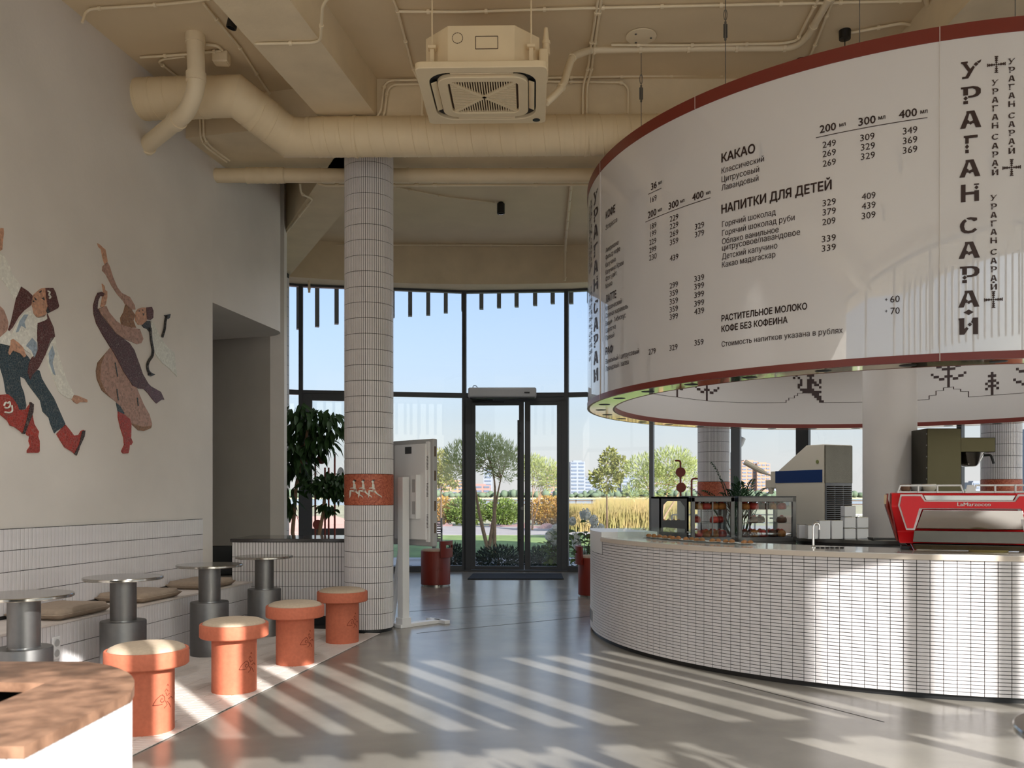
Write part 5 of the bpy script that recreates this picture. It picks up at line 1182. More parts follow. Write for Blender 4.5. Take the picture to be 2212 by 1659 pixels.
# pixel frieze on the inside
RI = DI - .003; PX = .0305
def sprite(rows, px_c, py_bottom, name):
    a0, Y = hit_far(px_c, RI); z0 = CH + (HOR - py_bottom) * Y / F; mb = MB(); wd = max(len(r) for r in rows)
    for j, r in enumerate(reversed(rows)):
        i = 0
        while i < len(r):
            if r[i] == '#':
                k = i
                while k < len(r) and r[k] == '#': k += 1
                x0, x1 = (i - wd / 2) * PX, (k - wd / 2) * PX
                mb.add([cpol(RI, a0 - x / RI, z) for x, z in ((x0, z0 + j * PX), (x1, z0 + j * PX), (x1, z0 + (j + 1) * PX), (x0, z0 + (j + 1) * PX))], [(0, 1, 2, 3)]); i = k
            else: i += 1
    mb.build(name, 'print', dr, world=True, smooth=0)
sprite(['#.#...###....', '.#....###....', '#.#....#.....', '...#..###..#.', '...#..####.#.', '..##..##.##..', '..#...##...#.', '...######....', '....########.', '........###..', '.........###.', '..........##.', '...........##'], 1746, 870, 'pixel_figure')
tree = ['.#....#....#.', '..##..#..##..', '....#####....', '......#......', '#.....#.....#', '.##..###..##.', '...##.#.##...', '......#......', '......#......', '......#......']
sprite(tree, 2049, 837, 'pixel_tree'); sprite(tree, 1527, 866, 'pixel_tree'); sprite(tree[3:], 1463, 858, 'pixel_tree'); sprite(tree, 2228, 848, 'pixel_tree')
sprite(['..#..', '.###.', '..#..', '.###.', '#.#.#', '.###.', '#.#.#', '..#..', '..#..'], 2143, 853, 'pixel_tree')
def frieze(pts):
    for (xa, ya), (xb, yb) in zip(pts, pts[1:]):
        a0, Y0_ = hit_far(xa, RI); a1, Y1_ = hit_far(xb, RI); z0, z1 = CH + (HOR - ya) * Y0_ / F, CH + (HOR - yb) * Y1_ / F; h = .004; mb = MB(); n = max(1, int(abs(a1 - a0) / .03))
        if abs(xa - xb) < .5: mb.add([cpol(RI, a0 + .002, min(z0, z1)), cpol(RI, a0 - .002, min(z0, z1)), cpol(RI, a0 - .002, max(z0, z1) + h), cpol(RI, a0 + .002, max(z0, z1) + h)], [(0, 1, 2, 3)])
        else:
            for i in range(n):
                b0, b1 = a0 + (a1 - a0) * i / n, a0 + (a1 - a0) * (i + 1) / n; c0, c1 = z0 + (z1 - z0) * i / n, z0 + (z1 - z0) * (i + 1) / n
                mb.add([cpol(RI, b0, c0), cpol(RI, b1, c1), cpol(RI, b1, c1 + h), cpol(RI, b0, c0 + h)], [(0, 1, 2, 3)])
        mb.build('frieze_line', 'print', dr, world=True, smooth=0)
frieze([(1395, 848), (1463, 858), (1527, 866), (1600, 870), (1698, 870), (1698, 865), (1704, 865), (1704, 860), (1716, 860), (1716, 855), (1723, 855), (1723, 850), (1735, 850)])
frieze([(1775, 870), (1867, 869), (1979, 865), (2007, 863), (2007, 855), (2022, 854), (2022, 845), (2038, 844), (2038, 838), (2060, 836), (2060, 841), (2075, 841), (2075, 846), (2092, 846), (2092, 858), (2143, 854), (2212, 849), (2260, 846)])
# cables
for px, py0, py1 in ((1385, 82, 278), (1567, -20, 182), (1857, -20, 92), (2193, -20, 52)):
    a, Y = hit_near(px, DR - .1); p = cpol(DR - .1, a, DZ1 - .02)
    cb = MB().cyl(p, (p.x, p.y, 5.09), .003, 6).build('cable', 'steel', dr, world=True)
    zt_ = DZ1 + (.35 if px < 1500 else .45)
    MB().tube([(p.x, p.y, zt_ - .07), (p.x, p.y, zt_ + .07)], .008, 6).tube([(p.x - .012, p.y, zt_ - .05), (p.x - .012, p.y, zt_ + .05)], .004, 6).tube([(p.x + .012, p.y, zt_ - .05), (p.x + .012, p.y, zt_ + .05)], .004, 6).build('turnbuckle', 'steel', cb, world=True)
    MB().tube([(p.x + .012 * math.cos(t_), p.y, zt_ + .12 + .04 * math.sin(t_)) for t_ in [2 * PI * i / 14 for i in range(15)]], .003, 5).build('cable_loop', 'steel', cb, world=True)
_ESP = glyphs('LaMarzocco')
bpy.data.objects.remove(_to)
# ---------------------------------------------------------------- island in the bar
isl = thing('bar_island', 'round steel work island around the plaster column', 'counter', (3.98, 9.42, 0))
MB().lathe([(.9, .05), (.9, .84)], 64).build('body', 'steel', isl); MB().lathe([(.98, .845), (1.0, .85), (1.0, .885), (.985, .89)], 80).build('worktop', 'steeltop', isl); MB().lathe([(.84, 0), (.84, .05)], 48).build('plinth', 'plinth', isl)
for z in (.79, .75): MB().lathe([(.9, z), (.915, z + .004), (.915, z + .018), (.9, z + .022)], 64).build('rail', 'chrome', isl)
# tins
def tin(label, px0, px1, pyb, pyt, Y, z0):
    w_ = (px1 - px0) * Y / F - .003; h_ = (pyb - pyt) * Y / F; p = at((px0 + px1) / 2, pyb, Y)
    o = thing('white_tin', label, 'container', (p.x, Y, z0), 0, 'white square tins on the bar island')
    MB().box((0, 0, h_ / 2 - .003), (w_, w_, h_ - .008)).build('body', 'white', o, bevel=.006, seg=3); MB().box((0, 0, h_ - .004), (w_ * .97, w_ * .97, .006)).build('lid', 'steeltop', o, bevel=.002); return h_
ZI = .89; Yt = 8.78; hh = 24 * Yt / F
tin('short white tin leftmost in the row on the island', 1723, 1739.5, 1157, 1126, Yt + .1, ZI); tin('short white tin second in the row on the island', 1741, 1764, 1157, 1126, Yt, ZI)
tin('tall white tin left of the other tall one', 1766, 1790, 1158, 1117, Yt, ZI); tin('tall white tin beside the stack of three', 1792, 1817, 1158, 1117, Yt, ZI)
for i, lb in enumerate(('bottom tin of the stack of three', 'middle tin of the stack of three', 'top tin of the stack of three')): tin('white ' + lb, 1819.5, 1844.5, 1158, 1134.2, Yt, ZI + i * hh)
for i, lb in enumerate(('bottom tin of the stack of two', 'top tin of the stack of two')): tin('white ' + lb, 1846.5, 1871.5, 1158, 1134.2, Yt, ZI + i * hh)
p = at(1913, 1160, 8.62); o = thing('bar_tray', 'flat black tray on the island beside the tins', 'tray', (p.x, 8.62, ZI))
MB().box((0, 0, .008), (.3, .12, .016)).build('tray_plate', 'black', o, bevel=.004)
for sx in (-1, 1): MB().box((sx * .15, 0, .018), (.01, .12, .012)).build('rim', 'black', o, bevel=.002)
# faucet
a, Y = hit_near(1757, 2.62); p = cpol(2.62, a, ZL1)
o = thing('faucet', 'small gooseneck steel faucet on the bar top', 'faucet', tuple(p))
MB().lathe([(.022, 0), (.022, .006), (.012, .012)], 20).build('base', 'chrome', o)
MB().tube([(0, 0, .005), (0, 0, .15)] + [(.022 - .022 * math.cos(t_), -.0, .15 + .026 * math.sin(t_)) for t_ in [PI * i / 10 for i in range(1, 11)]] + [(.044, 0, .13)], .0095, 12).build('spout', 'chrome', o, smooth=60)
o = thing('drain_mat', 'black drip grate beside the faucet', 'grate', tuple(cpol(2.66, a + .05, ZL1)))
for i in range(6): MB().tube([(-.09 + i * .035 + .012 * math.cos(t_), .012 * math.sin(t_), .004) for t_ in [2 * PI * k / 10 for k in range(11)]], .004, 5).build('ring', 'black', o)
# ---------------------------------------------------------------- pastry cases
def case(label, pxl, pxr, Y, rz, kind):
    wd = (pxr - pxl) * Y / F; p = at((pxl + pxr) / 2, HOR, Y); o = thing('pastry_case', label, 'display case', (p.x, Y, 0), rz, 'glass pastry cases')
    H, D, t_ = 1.315, .6, .04; zb = .855
    mb = MB()
    for sx in (-1, 1):
        for sy in (-1, 1): mb.box((sx * (wd / 2 - t_ / 2), sy * (D / 2 - t_ / 2), H / 2), (t_, t_, H))
    for z in (H - .035, zb): mb.box((0, -D / 2 + t_ / 2, z), (wd, t_, .05)).box((0, D / 2 - t_ / 2, z), (wd, t_, .05)); [mb.box((sx * (wd / 2 - t_ / 2), 0, z), (t_, D, .05)) for sx in (-1, 1)]
    mb.build('frame', 'steel', o, smooth=0, bevel=.004)
    MB().box((0, 0, H - .005), (wd, D, .012)).build('roof', 'frame', o, smooth=0); MB().box((0, 0, zb / 2), (wd - .02, D - .02, zb - .02)).build('cabinet', 'steel', o, bevel=.004)
    for sy in (-1, 1):
        for sx in (-1, 1): MB().box((sx * wd / 4, sy * (D / 2 - .02 + .006 * sx), (H + zb) / 2), (wd / 2 - .03, .006, H - zb - .09)).build('sliding_pane', 'cglass', o, smooth=0)
        MB().box((0, sy * (D / 2 - .02), (H + zb) / 2), (.014, .02, H - zb - .09)).build('pane_rail', 'steel', o, smooth=0)
    for sx in (-1, 1): MB().box((sx * (wd / 2 - .02), 0, (H + zb) / 2), (.006, D - .08, H - zb - .09)).build('side_pane', 'cglass', o, smooth=0)
    zs = [zb + .026, zb + .17, zb + .315]
    for z in zs[1:]: MB().box((0, 0, z), (wd - .07, D - .12, .006)).build('glass_shelf', 'cglass', o, smooth=0)
    rot = Matrix.Rotation(rz, 4, 'Z')
    nx = 5 if kind else 4
    base = [(lv_, o.location + rot.to_3x3() @ Vector((x, y, z))) for lv_, z in (('on the floor', zs[0]), ('on the middle shelf', zs[1] + .004), ('on the top shelf', zs[2] + .004)) for x in [(-.5 + (i + .5) / nx) * (wd - .12) for i in range(nx)] for y in (-.17, -.06)]
    for i, (lv_, q) in enumerate(base):
        if lv_.startswith('on the middle') and i % 3: continue
        mt = ['bread', 'darkbread', 'berry'][(i * 7 + kind) % 3] if kind else ['berry', 'bread', 'bread'][(i * 5) % 3]
        lab = ['golden pastry', 'dark glazed pastry', 'red berry pastry'][['bread', 'darkbread', 'berry'].index(mt)] + (' %s of the left pastry case' if kind == 0 else ' %s of the right pastry case') % lv_
        f = thing('pastry', lab, 'pastry', tuple(q), R.uniform(0, 3), 'pastries in the cases'); k_ = R.uniform(.85, 1.1)
        MB().lathe([(.035 * k_, 0), (.048 * k_, .008), (.05 * k_, .04), (.038 * k_, .066), (0, .074)], 14).build('crust', mt, f, smooth=60)
        MB().lathe([(.018, .068), (.02, .078), (0, .086)], 10).build('topping', 'berry' if mt != 'berry' else 'cream', f, smooth=60)
    return o
case('left glass pastry case in the bar', 1481, 1572, 9.6, 0, 0)
case('right glass pastry case in the bar, turned slightly', 1576, 1699, 9.62, .05, 1)
p = at(1446, HOR, 9.6); o = thing('grill_cabinet', 'dark cabinet with arched window left of the pastry cases', 'cabinet', (p.x, 9.6, 0))
wd = 62 * 9.6 / F; H = 1.31
mb = MB(); yf_ = -.27
win = [(-.115, 1.06), (.12, 1.06), (.12, 1.2), (.07, 1.265), (-.07, 1.265), (-.115, 1.22)]
bm = bmesh.new(); outer = [(-wd / 2, 0), (wd / 2, 0), (wd / 2, H), (-wd / 2, H)]
for y_ in (yf_, yf_ + .02):
    eo = [bm.verts.new((x, y_, z)) for x, z in outer]; ho = [bm.verts.new((x, y_, z)) for x, z in win]
    ed = [bm.edges.new((q[i], q[(i + 1) % len(q)])) for q in (eo, ho) for i in range(len(q))]; bmesh.ops.triangle_fill(bm, use_beauty=True, edges=ed)
bmesh.ops.recalc_face_normals(bm, faces=bm.faces); me = bpy.data.meshes.new('door_panel'); bm.to_mesh(me); bm.free(); link('door_panel', me, 'frame', o)
MB().box((0, 0, H - .01), (wd, .54, .02)).build('roof', 'black', o, smooth=0); MB().box((0, .0, .5), (wd - .02, .5, 1.0)).build('cabinet', 'frame', o, smooth=0)
for sx in (-1, 1): MB().box((sx * (wd / 2 - .01), 0, H / 2), (.02, .54, H)).build('side_panel', 'frame', o, smooth=0)
MB().box((0, yf_ + .012, 1.16), (.25, .004, .22)).build('pane', 'cglass', o, smooth=0)
for i in range(4):
    f = thing('pastry', 'pastry behind the arched window of the dark cabinet', 'pastry', (p.x - .09 + i * .055, 9.45 + .02 * (i % 2), 1.001), 0, 'pastries in the dark cabinet')
    MB().lathe([(.024, 0), (.034, .01), (.034, .04), (.02, .06), (0, .064)], 12).build('crust', 'darkbread' if i else 'berry', f, smooth=60); MB().lathe([(.012, .058), (.014, .066), (0, .072)], 8).build('topping', 'bread', f, smooth=60)
# palm behind the cases
p = at(1600, HOR, 11.9); o = thing('potted_palm', 'green palm fronds behind the pastry cases', 'plant', (p.x, 11.9, 0))
MB().lathe([(.14, 0), (.18, .45), (.16, .45), (.15, .4)], 28).build('pot', 'frame', o)
rp = random.Random(5)
for px, py, bx in ((1540, 1005, -1), (1560, 1040, -1), (1590, 1035, 0), (1625, 1040, 1), (1650, 1058, 1), (1480, 1052, -1), (1520, 1062, -1), (1575, 1062, 0), (1610, 1060, 1), (1640, 1068, 1), (1500, 1075, -1), (1600, 1045, 1), (1560, 1068, -1), (1665, 1066, 1), (1585, 1050, 0)):
    tip = at(px, py, 11.9 + rp.uniform(-.25, .15)); root = Vector((p.x, 11.9, .5)); mid = root.lerp(tip, .55) + Vector((0, 0, .35)); pts = [root.lerp(mid, t_).lerp(mid.lerp(tip, t_), t_) for t_ in [i / 16 for i in range(17)]]
    fr = MB().tube(pts, [.012 * (1 - i / 18) for i in range(17)], 5).build('frond', 'palm', o, world=True)
    mb = MB()
    for i in range(5, 17):
        d_ = (pts[min(i + 1, 16)] - pts[i - 1]).normalized(); s_ = d_.cross(Vector((0, 0, 1))).normalized()
        for sg in (-1, 1):
            L_ = .26 * (1.15 - i / 18); e = pts[i] + (d_ * .75 + s_ * sg * .6 + Vector((0, 0, .18))) * L_; w_ = (d_ - s_ * sg).normalized() * .013; m_ = pts[i].lerp(e, .5) + Vector((0, 0, .01))
            mb.add([pts[i], m_ + w_, e - Vector((0, 0, .03)), m_ - w_], [(0, 1, 2, 3)])
    mb.build('leaflets', 'palm', fr, world=True, smooth=0, kind='stuff')
# ---------------------------------------------------------------- soft serve machine
corner_ = at(1779.5, HOR, 9.72); fd = Vector((-.45, .893)).normalized()
sv = thing('soft_serve_machine', 'cream soft serve machine with blue stripe and louvred steel back', 'machine', (corner_.x, corner_.y, .89), math.atan2(fd.y, fd.x) - PI / 2)
# local: +y = machine front direction, rear face at y=0, side facing the camera at x=0, rest towards +x
Hm = 1.0; Dm, Wm = .74, .44
prof = [(.0, 0), (Dm, 0), (Dm, .70), (.26, Hm), (0, Hm)]
def xprism(pts, x0, x1): return MB().slab([(x0, y, z) for y, z in pts], (1, 0, 0), x1 - x0)
# side cheek (towards camera) is at negative x in the rotated frame
sgn = -1
xprism([(y, z) for y, z in prof], 0, Wm).build('body', 'cream', sv, smooth=0, bevel=.01)
for x in (-.004, Wm + .001): xprism([(.02, .58), (Dm + .004, .58), (Dm + .004, .72), (.02, .72)], x, x + .004).build('side_stripe', 'blue', sv, smooth=0)
MB().box((Wm / 2, -.006, .78), (Wm - .02, .012, .42)).build('rear_panel', 'steelp', sv, smooth=0, bevel=.003)
lv = MB().box((Wm / 2, -.004, .29), (Wm - .03, .01, .56)).build('louvre_panel', 'steel', sv, smooth=0)
for k in range(22):
    for cxl in (.09, .22, .35): MB().box((cxl, -.014, .05 + k * .023), (.11, .016, .006), mtx=Matrix.Rotation(-.6, 3, 'X')).build('louvre', 'steelp', lv, smooth=0)
MB().lathe([(0, .004), (.02, .004), (.022, 0)], 16).build('indicator', 'willow', sv).matrix_basis = Matrix.Translation((-.004, .09, .81)) @ Matrix.Rotation(-PI / 2, 4, 'Y')
hd = MB().box((Wm / 2 - .06, Dm + .07, .62), (.22, .14, .2)).box((Wm / 2 - .08, Dm + .18, .57), (.16, .12, .1)).build('dispense_head', 'cream', sv, bevel=.008)
for sx in (-.06, .06): MB().cyl((Wm / 2 - .08 + sx, Dm + .16, .53), (Wm / 2 - .08 + sx, Dm + .16, .45), .04, 14, .022).build('nozzle', 'cream', hd)
MB().tube([(Wm / 2 - .1, Dm + .16, .66), (Wm / 2 - .14, Dm + .22, .69), (Wm / 2 - .19, Dm + .27, .725), (Wm / 2 - .36, Dm + .38, .84)], [.01, .012, .03, .034], 10).build('lever', 'cream', hd)
MB().box((Wm / 2, Dm + .09, .16), (.3, .18, .02)).build('drip_shelf', 'steel', sv, bevel=.004); MB().box((-.003, .55, .34), (.008, .05, .05)).build('latch', 'greyp', sv, bevel=.002)
# ---------------------------------------------------------------- drip coffee brewer
Yb = 8.75; q = lambda px, py: at(px, py, Yb)
cb_ = thing('coffee_brewer', 'tall bronzed steel coffee brewer with a filter basket', 'coffee maker', (q(2021, 1070).x, Yb, .885))
X = lambda px: q(px, 1070).x - cb_.location.x
Z = lambda py: q(0, py).z - .885
MB().box(((X(1985) + X(2058)) / 2, 0, Z(928) / 2), (X(2058) - X(1985), .34, Z(928))).build('tower', 'olive', cb_, bevel=.006)
MB().box(((X(2057) + X(2135)) / 2, 0, (Z(947) + Z(978)) / 2), (X(2135) - X(2057), .26, Z(947) - Z(978))).build('spray_head', 'olive', cb_, bevel=.005)
xc = X(2093)
MB().lathe([(.055, Z(1008)), (.075, Z(1006)), (.095, Z(1000)), (.118, Z(990)), (.138, Z(980)), (.142, Z(978)), (.13, Z(978))], 36, (xc, 0, 0)).build('filter_basket', 'steeltop', cb_, smooth=30)
MB().tube(smooth_path([(xc + .13, -.02, Z(984)), (xc + .19, -.05, Z(983)), (xc + .215, -.06, Z(1002))], .02), .012, 10).build('basket_handle', 'black', cb_)
MB().cyl((xc + .19, 0, Z(968)), (xc + .24, 0, Z(968)), .012, 10).cyl((xc + .215, 0, Z(962)), (xc + .215, 0, Z(976)), .014, 10).build('tap', 'redlac', cb_)
MB().lathe([(.1, 0), (.11, .02), (.11, .3), (.06, .36), (.05, .38)], 32, (xc, 0, 0)).build('server', 'chrome', cb_)
for k in range(7): MB().box((X(1985) - .004, -.17 + .0, Z(940) - k * .11), (.006, .006, .012)).build('edge_screw', 'steel', cb_, smooth=0)
# ---------------------------------------------------------------- espresso machine
Ye = 6.08; q = lambda px, py, Y=Ye: at(px, py, Y)
ex = q(2091, 1070).x
EPH = -.38
es = thing('espresso_machine', 'red and chrome three group espresso machine on the bar', 'espresso machine', (ex, Ye, ZL1), EPH)
X = lambda px: (q(px, 1070).x - ex) * .96
Z = lambda py: q(0, py).z - ZL1
hw = X(2254)
# main red body: cross section in y-z, extruded along x
sec = [(.0, Z(1176)), (.05, Z(1150)), (-.06, Z(1095)), (-.03, Z(1066)), (.0, Z(1064)), (.42, Z(1064)), (.5, Z(1095)), (.40, Z(1176))]
body_l = [(-hw + .05, 0)]
mb = MB(); nS = len(sec)
def end_ring(sx):
    out = []
    for y, z in sec:
        f = (z - Z(1176)) / (Z(1064) - Z(1176)); wx_ = hw * (.865 + .135 * min(1, max(0, f * 1.15)) - (.03 if f > .9 else 0)); out.append((sx * wx_, y, z))
    return out
ra, rb = end_ring(-1), end_ring(1); mb.add(ra + rb, [tuple(range(nS)), tuple(range(2 * nS - 1, nS - 1, -1))] + [(i, i + nS, (i + 1) % nS + nS, (i + 1) % nS) for i in range(nS)])
o = mb.build('body', 'red', es, smooth=0, bevel=.006)
# front plates facing the camera, built as thin slabs
def plate(pts, yb, m, name, t_=.012, par=None): return MB().slab([(X(px), yb if not callable(yb) else yb(py), Z(py)) for px, py in pts], (0, -1, 0), t_).build(name, m, par or es, smooth=0, bevel=.002)
M_ = lambda pts: [(2182 - x, y) for x, y in pts]
redL = [(1950, 1092), (1954, 1072), (1993, 1072), (2001, 1084), (2181, 1084), (2189, 1072), (2228, 1072), (2232, 1092), (2217, 1142), (2204, 1142), (2192, 1098), (1990, 1098), (1978, 1142), (1965, 1142)]
plate(redL, -.062, 'red', 'red_fascia', .02)
tr = plate([(1946, 1092), (1951, 1068), (1996, 1068), (2003, 1081), (2179, 1081), (2186, 1068), (2231, 1068), (2236, 1092), (2219, 1146), (2198, 1146), (2186, 1100), (1996, 1100), (1981, 1146), (1963, 1146)], -.06, 'white', 'white_trim', .008)
plate([(1998, 1102), (2194, 1102), (2208, 1143), (1984, 1143)], lambda py: -.08 + (py - 1102) * .0013, 'chrome', 'mirror_panel', .012)
plate([(1999, 1070), (2183, 1070), (2177, 1081), (2005, 1081)], -.045, 'chrome', 'upper_mirror', .01)
plate([(1980, 1147), (2207, 1147), (2207, 1172), (1977, 1172)], -.03, 'steelp', 'lower_panel', .03)
MB().slab([(X(1972), -.05, Z(1174)), (X(2210), -.05, Z(1174)), (X(2212), -.13, Z(1189)), (X(1978), -.13, Z(1189))], (0, .18, -1), .02).build('drip_tray', 'chrome', es, smooth=0, bevel=.003)
MB().slab([(X(1960), .06, Z(1172)), (X(2224), .06, Z(1172)), (X(2216), -.1, Z(1190)), (X(1974), -.1, Z(1190))], (0, 0, -1), .008).build('tray_edge', 'steeltop', es, smooth=0)
for sx in (-.38, -.02, .36): MB().box((sx, .05, .012), (.09, .2, .03)).build('foot', 'black', es, bevel=.006)
MB().box((0, .2, .045), (hw * 1.5, .36, .05)).build('base', 'frame', es, bevel=.006)
# side cheek with ribs
ck = MB().slab([(-hw - .005, -.03, Z(1066)), (-hw - .012, -.05, Z(1095)), (-hw * .87 - .004, .02, Z(1172)), (-hw * .87 - .004, .36, Z(1172)), (-hw - .012, .42, Z(1095)), (-hw - .005, .4, Z(1066))], (-1, 0, 0), .01).build('side_cheek', 'redlac', es, smooth=0)
for k in range(5): MB().bar((-hw - .024, .02 + k * .06, Z(1090)), (-hw - .02, .04 + k * .06, Z(1069)), .012, .006).build('cheek_rib', 'chrome', ck, smooth=0)
# cup rails
for xa, xb in ((1952, 2075), (2107, 2230)):
    sg = 1
    rl = MB().box(((X(xa) + X(xb)) / 2, -.03, Z(1048.5)), (X(xb) - X(xa), .012, .012)).box(((X(xa) + X(xb)) / 2, -.03, Z(1063)), (X(xb) - X(xa) + .03, .012, .012))
    for f in (0, .3, .62, 1): x_ = X(xa) + (X(xb) - X(xa)) * f; rl.bar((x_, -.03, Z(1047)), (x_ + (.02 if f == 1 else (-.02 if f == 0 else 0)), -.03, Z(1065)), .022, .01)
    rl.build('cup_rail', 'white', es, bevel=.002)
MB().slab([(X(2083), -.035, Z(1065)), (X(2107), -.035, Z(1065)), (X(2102), -.035, Z(1048)), (X(2088), -.035, Z(1048))], (0, -1, 0), .012).build('badge_block', 'white', es, smooth=0, bevel=.003)
MB().box((0, .2, Z(1063)), (hw * 1.8, .42, .01)).build('cup_tray', 'steeltop', es, smooth=0)
V_, F_ = _ESP; xs = [v.x for v in V_]; x0, x1 = min(xs), max(xs); kx = (X(2133) - X(2067)) / (x1 - x0); kz = .026 / CAPH; mb = MB()
for ox in (-.012, .012): mb.add([(X(2067) + (v.x + ox - x0) * kx, -.088, Z(1093) + v.y * kz) for v in V_], F_)
mb.build('name_lettering', 'chrome', es, smooth=0)
for i, (px, lb, mt) in enumerate(((1964, 'brown stoneware bowl on the espresso machine', 'stone'), (1987, 'grey bowl on the espresso machine', 'greyp'), (2014, 'pale ribbed bowl on the espresso machine', 'cream'))):
    o = thing('small_bowl', lb, 'bowl', (ex + X(px) * math.cos(EPH) - .1 * math.sin(EPH), Ye + .1 * math.cos(EPH) + X(px) * math.sin(EPH), ZL1 + Z(1063) + .006), 0, 'bowls on the espresso machine'); r_ = .036 + .008 * (i == 2)
    MB().lathe([(r_ * .7, 0), (r_, .02), (r_ * 1.05, .052), (r_ * .98, .052), (r_ * .9, .02), (0, .012)], 28).build('bowl_wall', mt, o, smooth=50); MB().lathe([(r_ * .72, 0), (r_ * .74, .006)], 24).build('foot_ring', mt, o)
o = thing('woven_coaster', 'round woven mat peeking out under the espresso machine', 'mat', (ex + .12 * math.cos(EPH) + .1 * math.sin(EPH), Ye - .1 * math.cos(EPH) + .12 * math.sin(EPH), ZL1))
for k in range(7): MB().tube([((.02 + k * .018) * math.cos(t_), (.02 + k * .018) * math.sin(t_) * .6, .006) for t_ in [2 * PI * i / 24 for i in range(25)]], .007, 6).build('coil', 'straw', o)
# ---------------------------------------------------------------- outside
ZG0 = -.1
struct(MB().prism([(-40, -25), (45, -25), (45, 14), (20, 20.2), (-4.5, 20.2), (-4.5, 17), (-40, 17)], -.3, ZG0 - .002), 'terrace', 'terrace', label='pale stone terrace around the building, added to bounce light indoors', smooth=0)
struct(MB().prism([(-30, 20.2), (60, 20.2), (60, 31.5), (-4.5, 31.5), (-4.5, 20.2), (-30, 20.2)], -.3, ZG0), 'lawn', 'grass', label='sunlit lawn beyond the terrace door', smooth=0)
struct(MB().prism([(-60, 31.5), (90, 31.5), (90, 41), (-60, 41)], -.3, ZG0 + .01), 'path', 'path', label='asphalt path behind the lawn', smooth=0)
pv = struct(MB().prism([(-30, 17), (-4.6, 17), (-4.6, 33), (-12, 60), (-40, 60)], -.3, ZG0 + .012), 'paving', 'pave', label='pink paving outside at the left', smooth=0)
mb = MB()
for i in range(22): mb.bar((-30, 17 + i * 1.2, ZG0 + .014), (-4.7, 17 + i * 1.2, ZG0 + .014), .05, .004)
mb.build('paving_joint', 'bldr', pv, world=True, smooth=0)
struct(MB().prism([(-900, 130), (900, 130), (900, 1000), (-900, 1000)], -4, -2.2), 'river', 'water', label='pale river behind the gardens', smooth=0)
struct(MB().prism([(-1500, 860), (1500, 860), (1500, 1600), (-1500, 1600)], -3, -.9), 'far_bank', 'earth', smooth=0)
struct(MB().prism([(-40, 15.5), (40, 15.5), (40, 15.55), (-40, 15.55)], -.3, -.13), 'terrace_edge', 'path', smooth=0)
def quads(mb, n, fn):
    for _ in range(n):
        p, d_, L, W = fn(); y = Vector(d_).normalized(); x = y.orthogonal().normalized(); x = Matrix.Rotation(R.uniform(0, 6.28), 3, y) @ x
        mb.add([p, p + y * L * .5 + x * W, p + y * L, p + y * L * .5 - x * W], [(0, 1, 2, 3)])
    return mb
def blob(c, r):
    while True:
        q = Vector((R.uniform(-1, 1), R.uniform(-1, 1), R.uniform(-1, 1)))
        if .3 < q.length < 1: break
    return Vector(c) + Vector((q.x * r[0], q.y * r[1], q.z * r[2])), q
def leafcloud(blobs, n, L, W, up=.2):
    mb = MB(); tot = sum(b[1][0] * b[1][2] for b in blobs)
    for c, r in blobs:
        def fn():
            p, q = blob(c, r); return p, q + Vector((R.uniform(-.5, .5), R.uniform(-.5, .5), up + R.uniform(-.4, .4))), L * R.uniform(.7, 1.3), W
        quads(mb, int(n * r[0] * r[2] / tot), fn)
    return mb
def tree(name, label, base, trunks, blobs, n, L, W, m, bark='bark', group=None, up=.2, tr=.05):
    o = thing(name, label, 'tree', base, 0, group)
    for t_ in trunks:
        t_ = [Vector(p) for p in t_]; t_ = ([Vector((t_[0].x, t_[0].y, ZG0))] if t_[0].z > ZG0 + .1 else []) + t_
        P = smooth_path(t_, .4, 4); MB().tube(P, [tr * (1 - .8 * i / (len(P) - 1)) for i in range(len(P))], 8).build('trunk', bark, o, world=True)
        tip = P[-1]
        for b in blobs[:5]:
            c = Vector(b[0])
            if (c - tip).length < 2.5: MB().tube([P[-2], tip.lerp(c, .5), c + Vector((0, 0, b[1][2] * .4))], [tr * .3, tr * .18, tr * .08], 5).build('branch', bark, o, world=True)
    leafcloud(blobs, n, L, W, up).build('foliage', m, o, world=True, smooth=0, kind='stuff')
    return o
def g(px, py, Y): return at(px, py, Y)
Yw = 21.9
tree('willow_tree', 'two stemmed olive willow tree seen through the terrace door', (g(1054, 1186, Yw).x, Yw, ZG0), [[g(1054, 1188, Yw), g(1035, 1110, Yw), g(1024, 1040, Yw), g(1005, 985, Yw)], [g(1056, 1188, Yw), g(1066, 1120, Yw), g(1076, 1060, Yw), g(1090, 1000, Yw)], [g(1068, 1100, Yw), g(1070, 1040, Yw), g(1055, 985, Yw)]],
     [(g(1062, 985, Yw), (.5, .5, .5)), (g(1000, 990, Yw), (.5, .5, .42)), (g(1095, 1000, Yw), (.4, .45, .5)), (g(1040, 960, Yw), (.4, .4, .25)), (g(985, 1020, Yw), (.35, .4, .35))], 4200, .13, .011, 'willow', up=.7)
Yw = 36
tree('willow_tree', 'lighter willow tree behind the narrow door leaf', (g(1150, 1132, Yw).x, Yw, ZG0), [[g(1150, 1134, Yw), g(1160, 1100, Yw), g(1172, 1050, Yw)], [g(1150, 1134, Yw), g(1150, 1090, Yw), g(1152, 1030, Yw)]],
     [(g(1170, 1022, Yw), (.8, .7, .6)), (g(1150, 1005, Yw), (.5, .5, .4)), (g(1188, 1035, Yw), (.45, .5, .5))], 2600, .17, .016, 'willow', up=.6)
Yw = 26
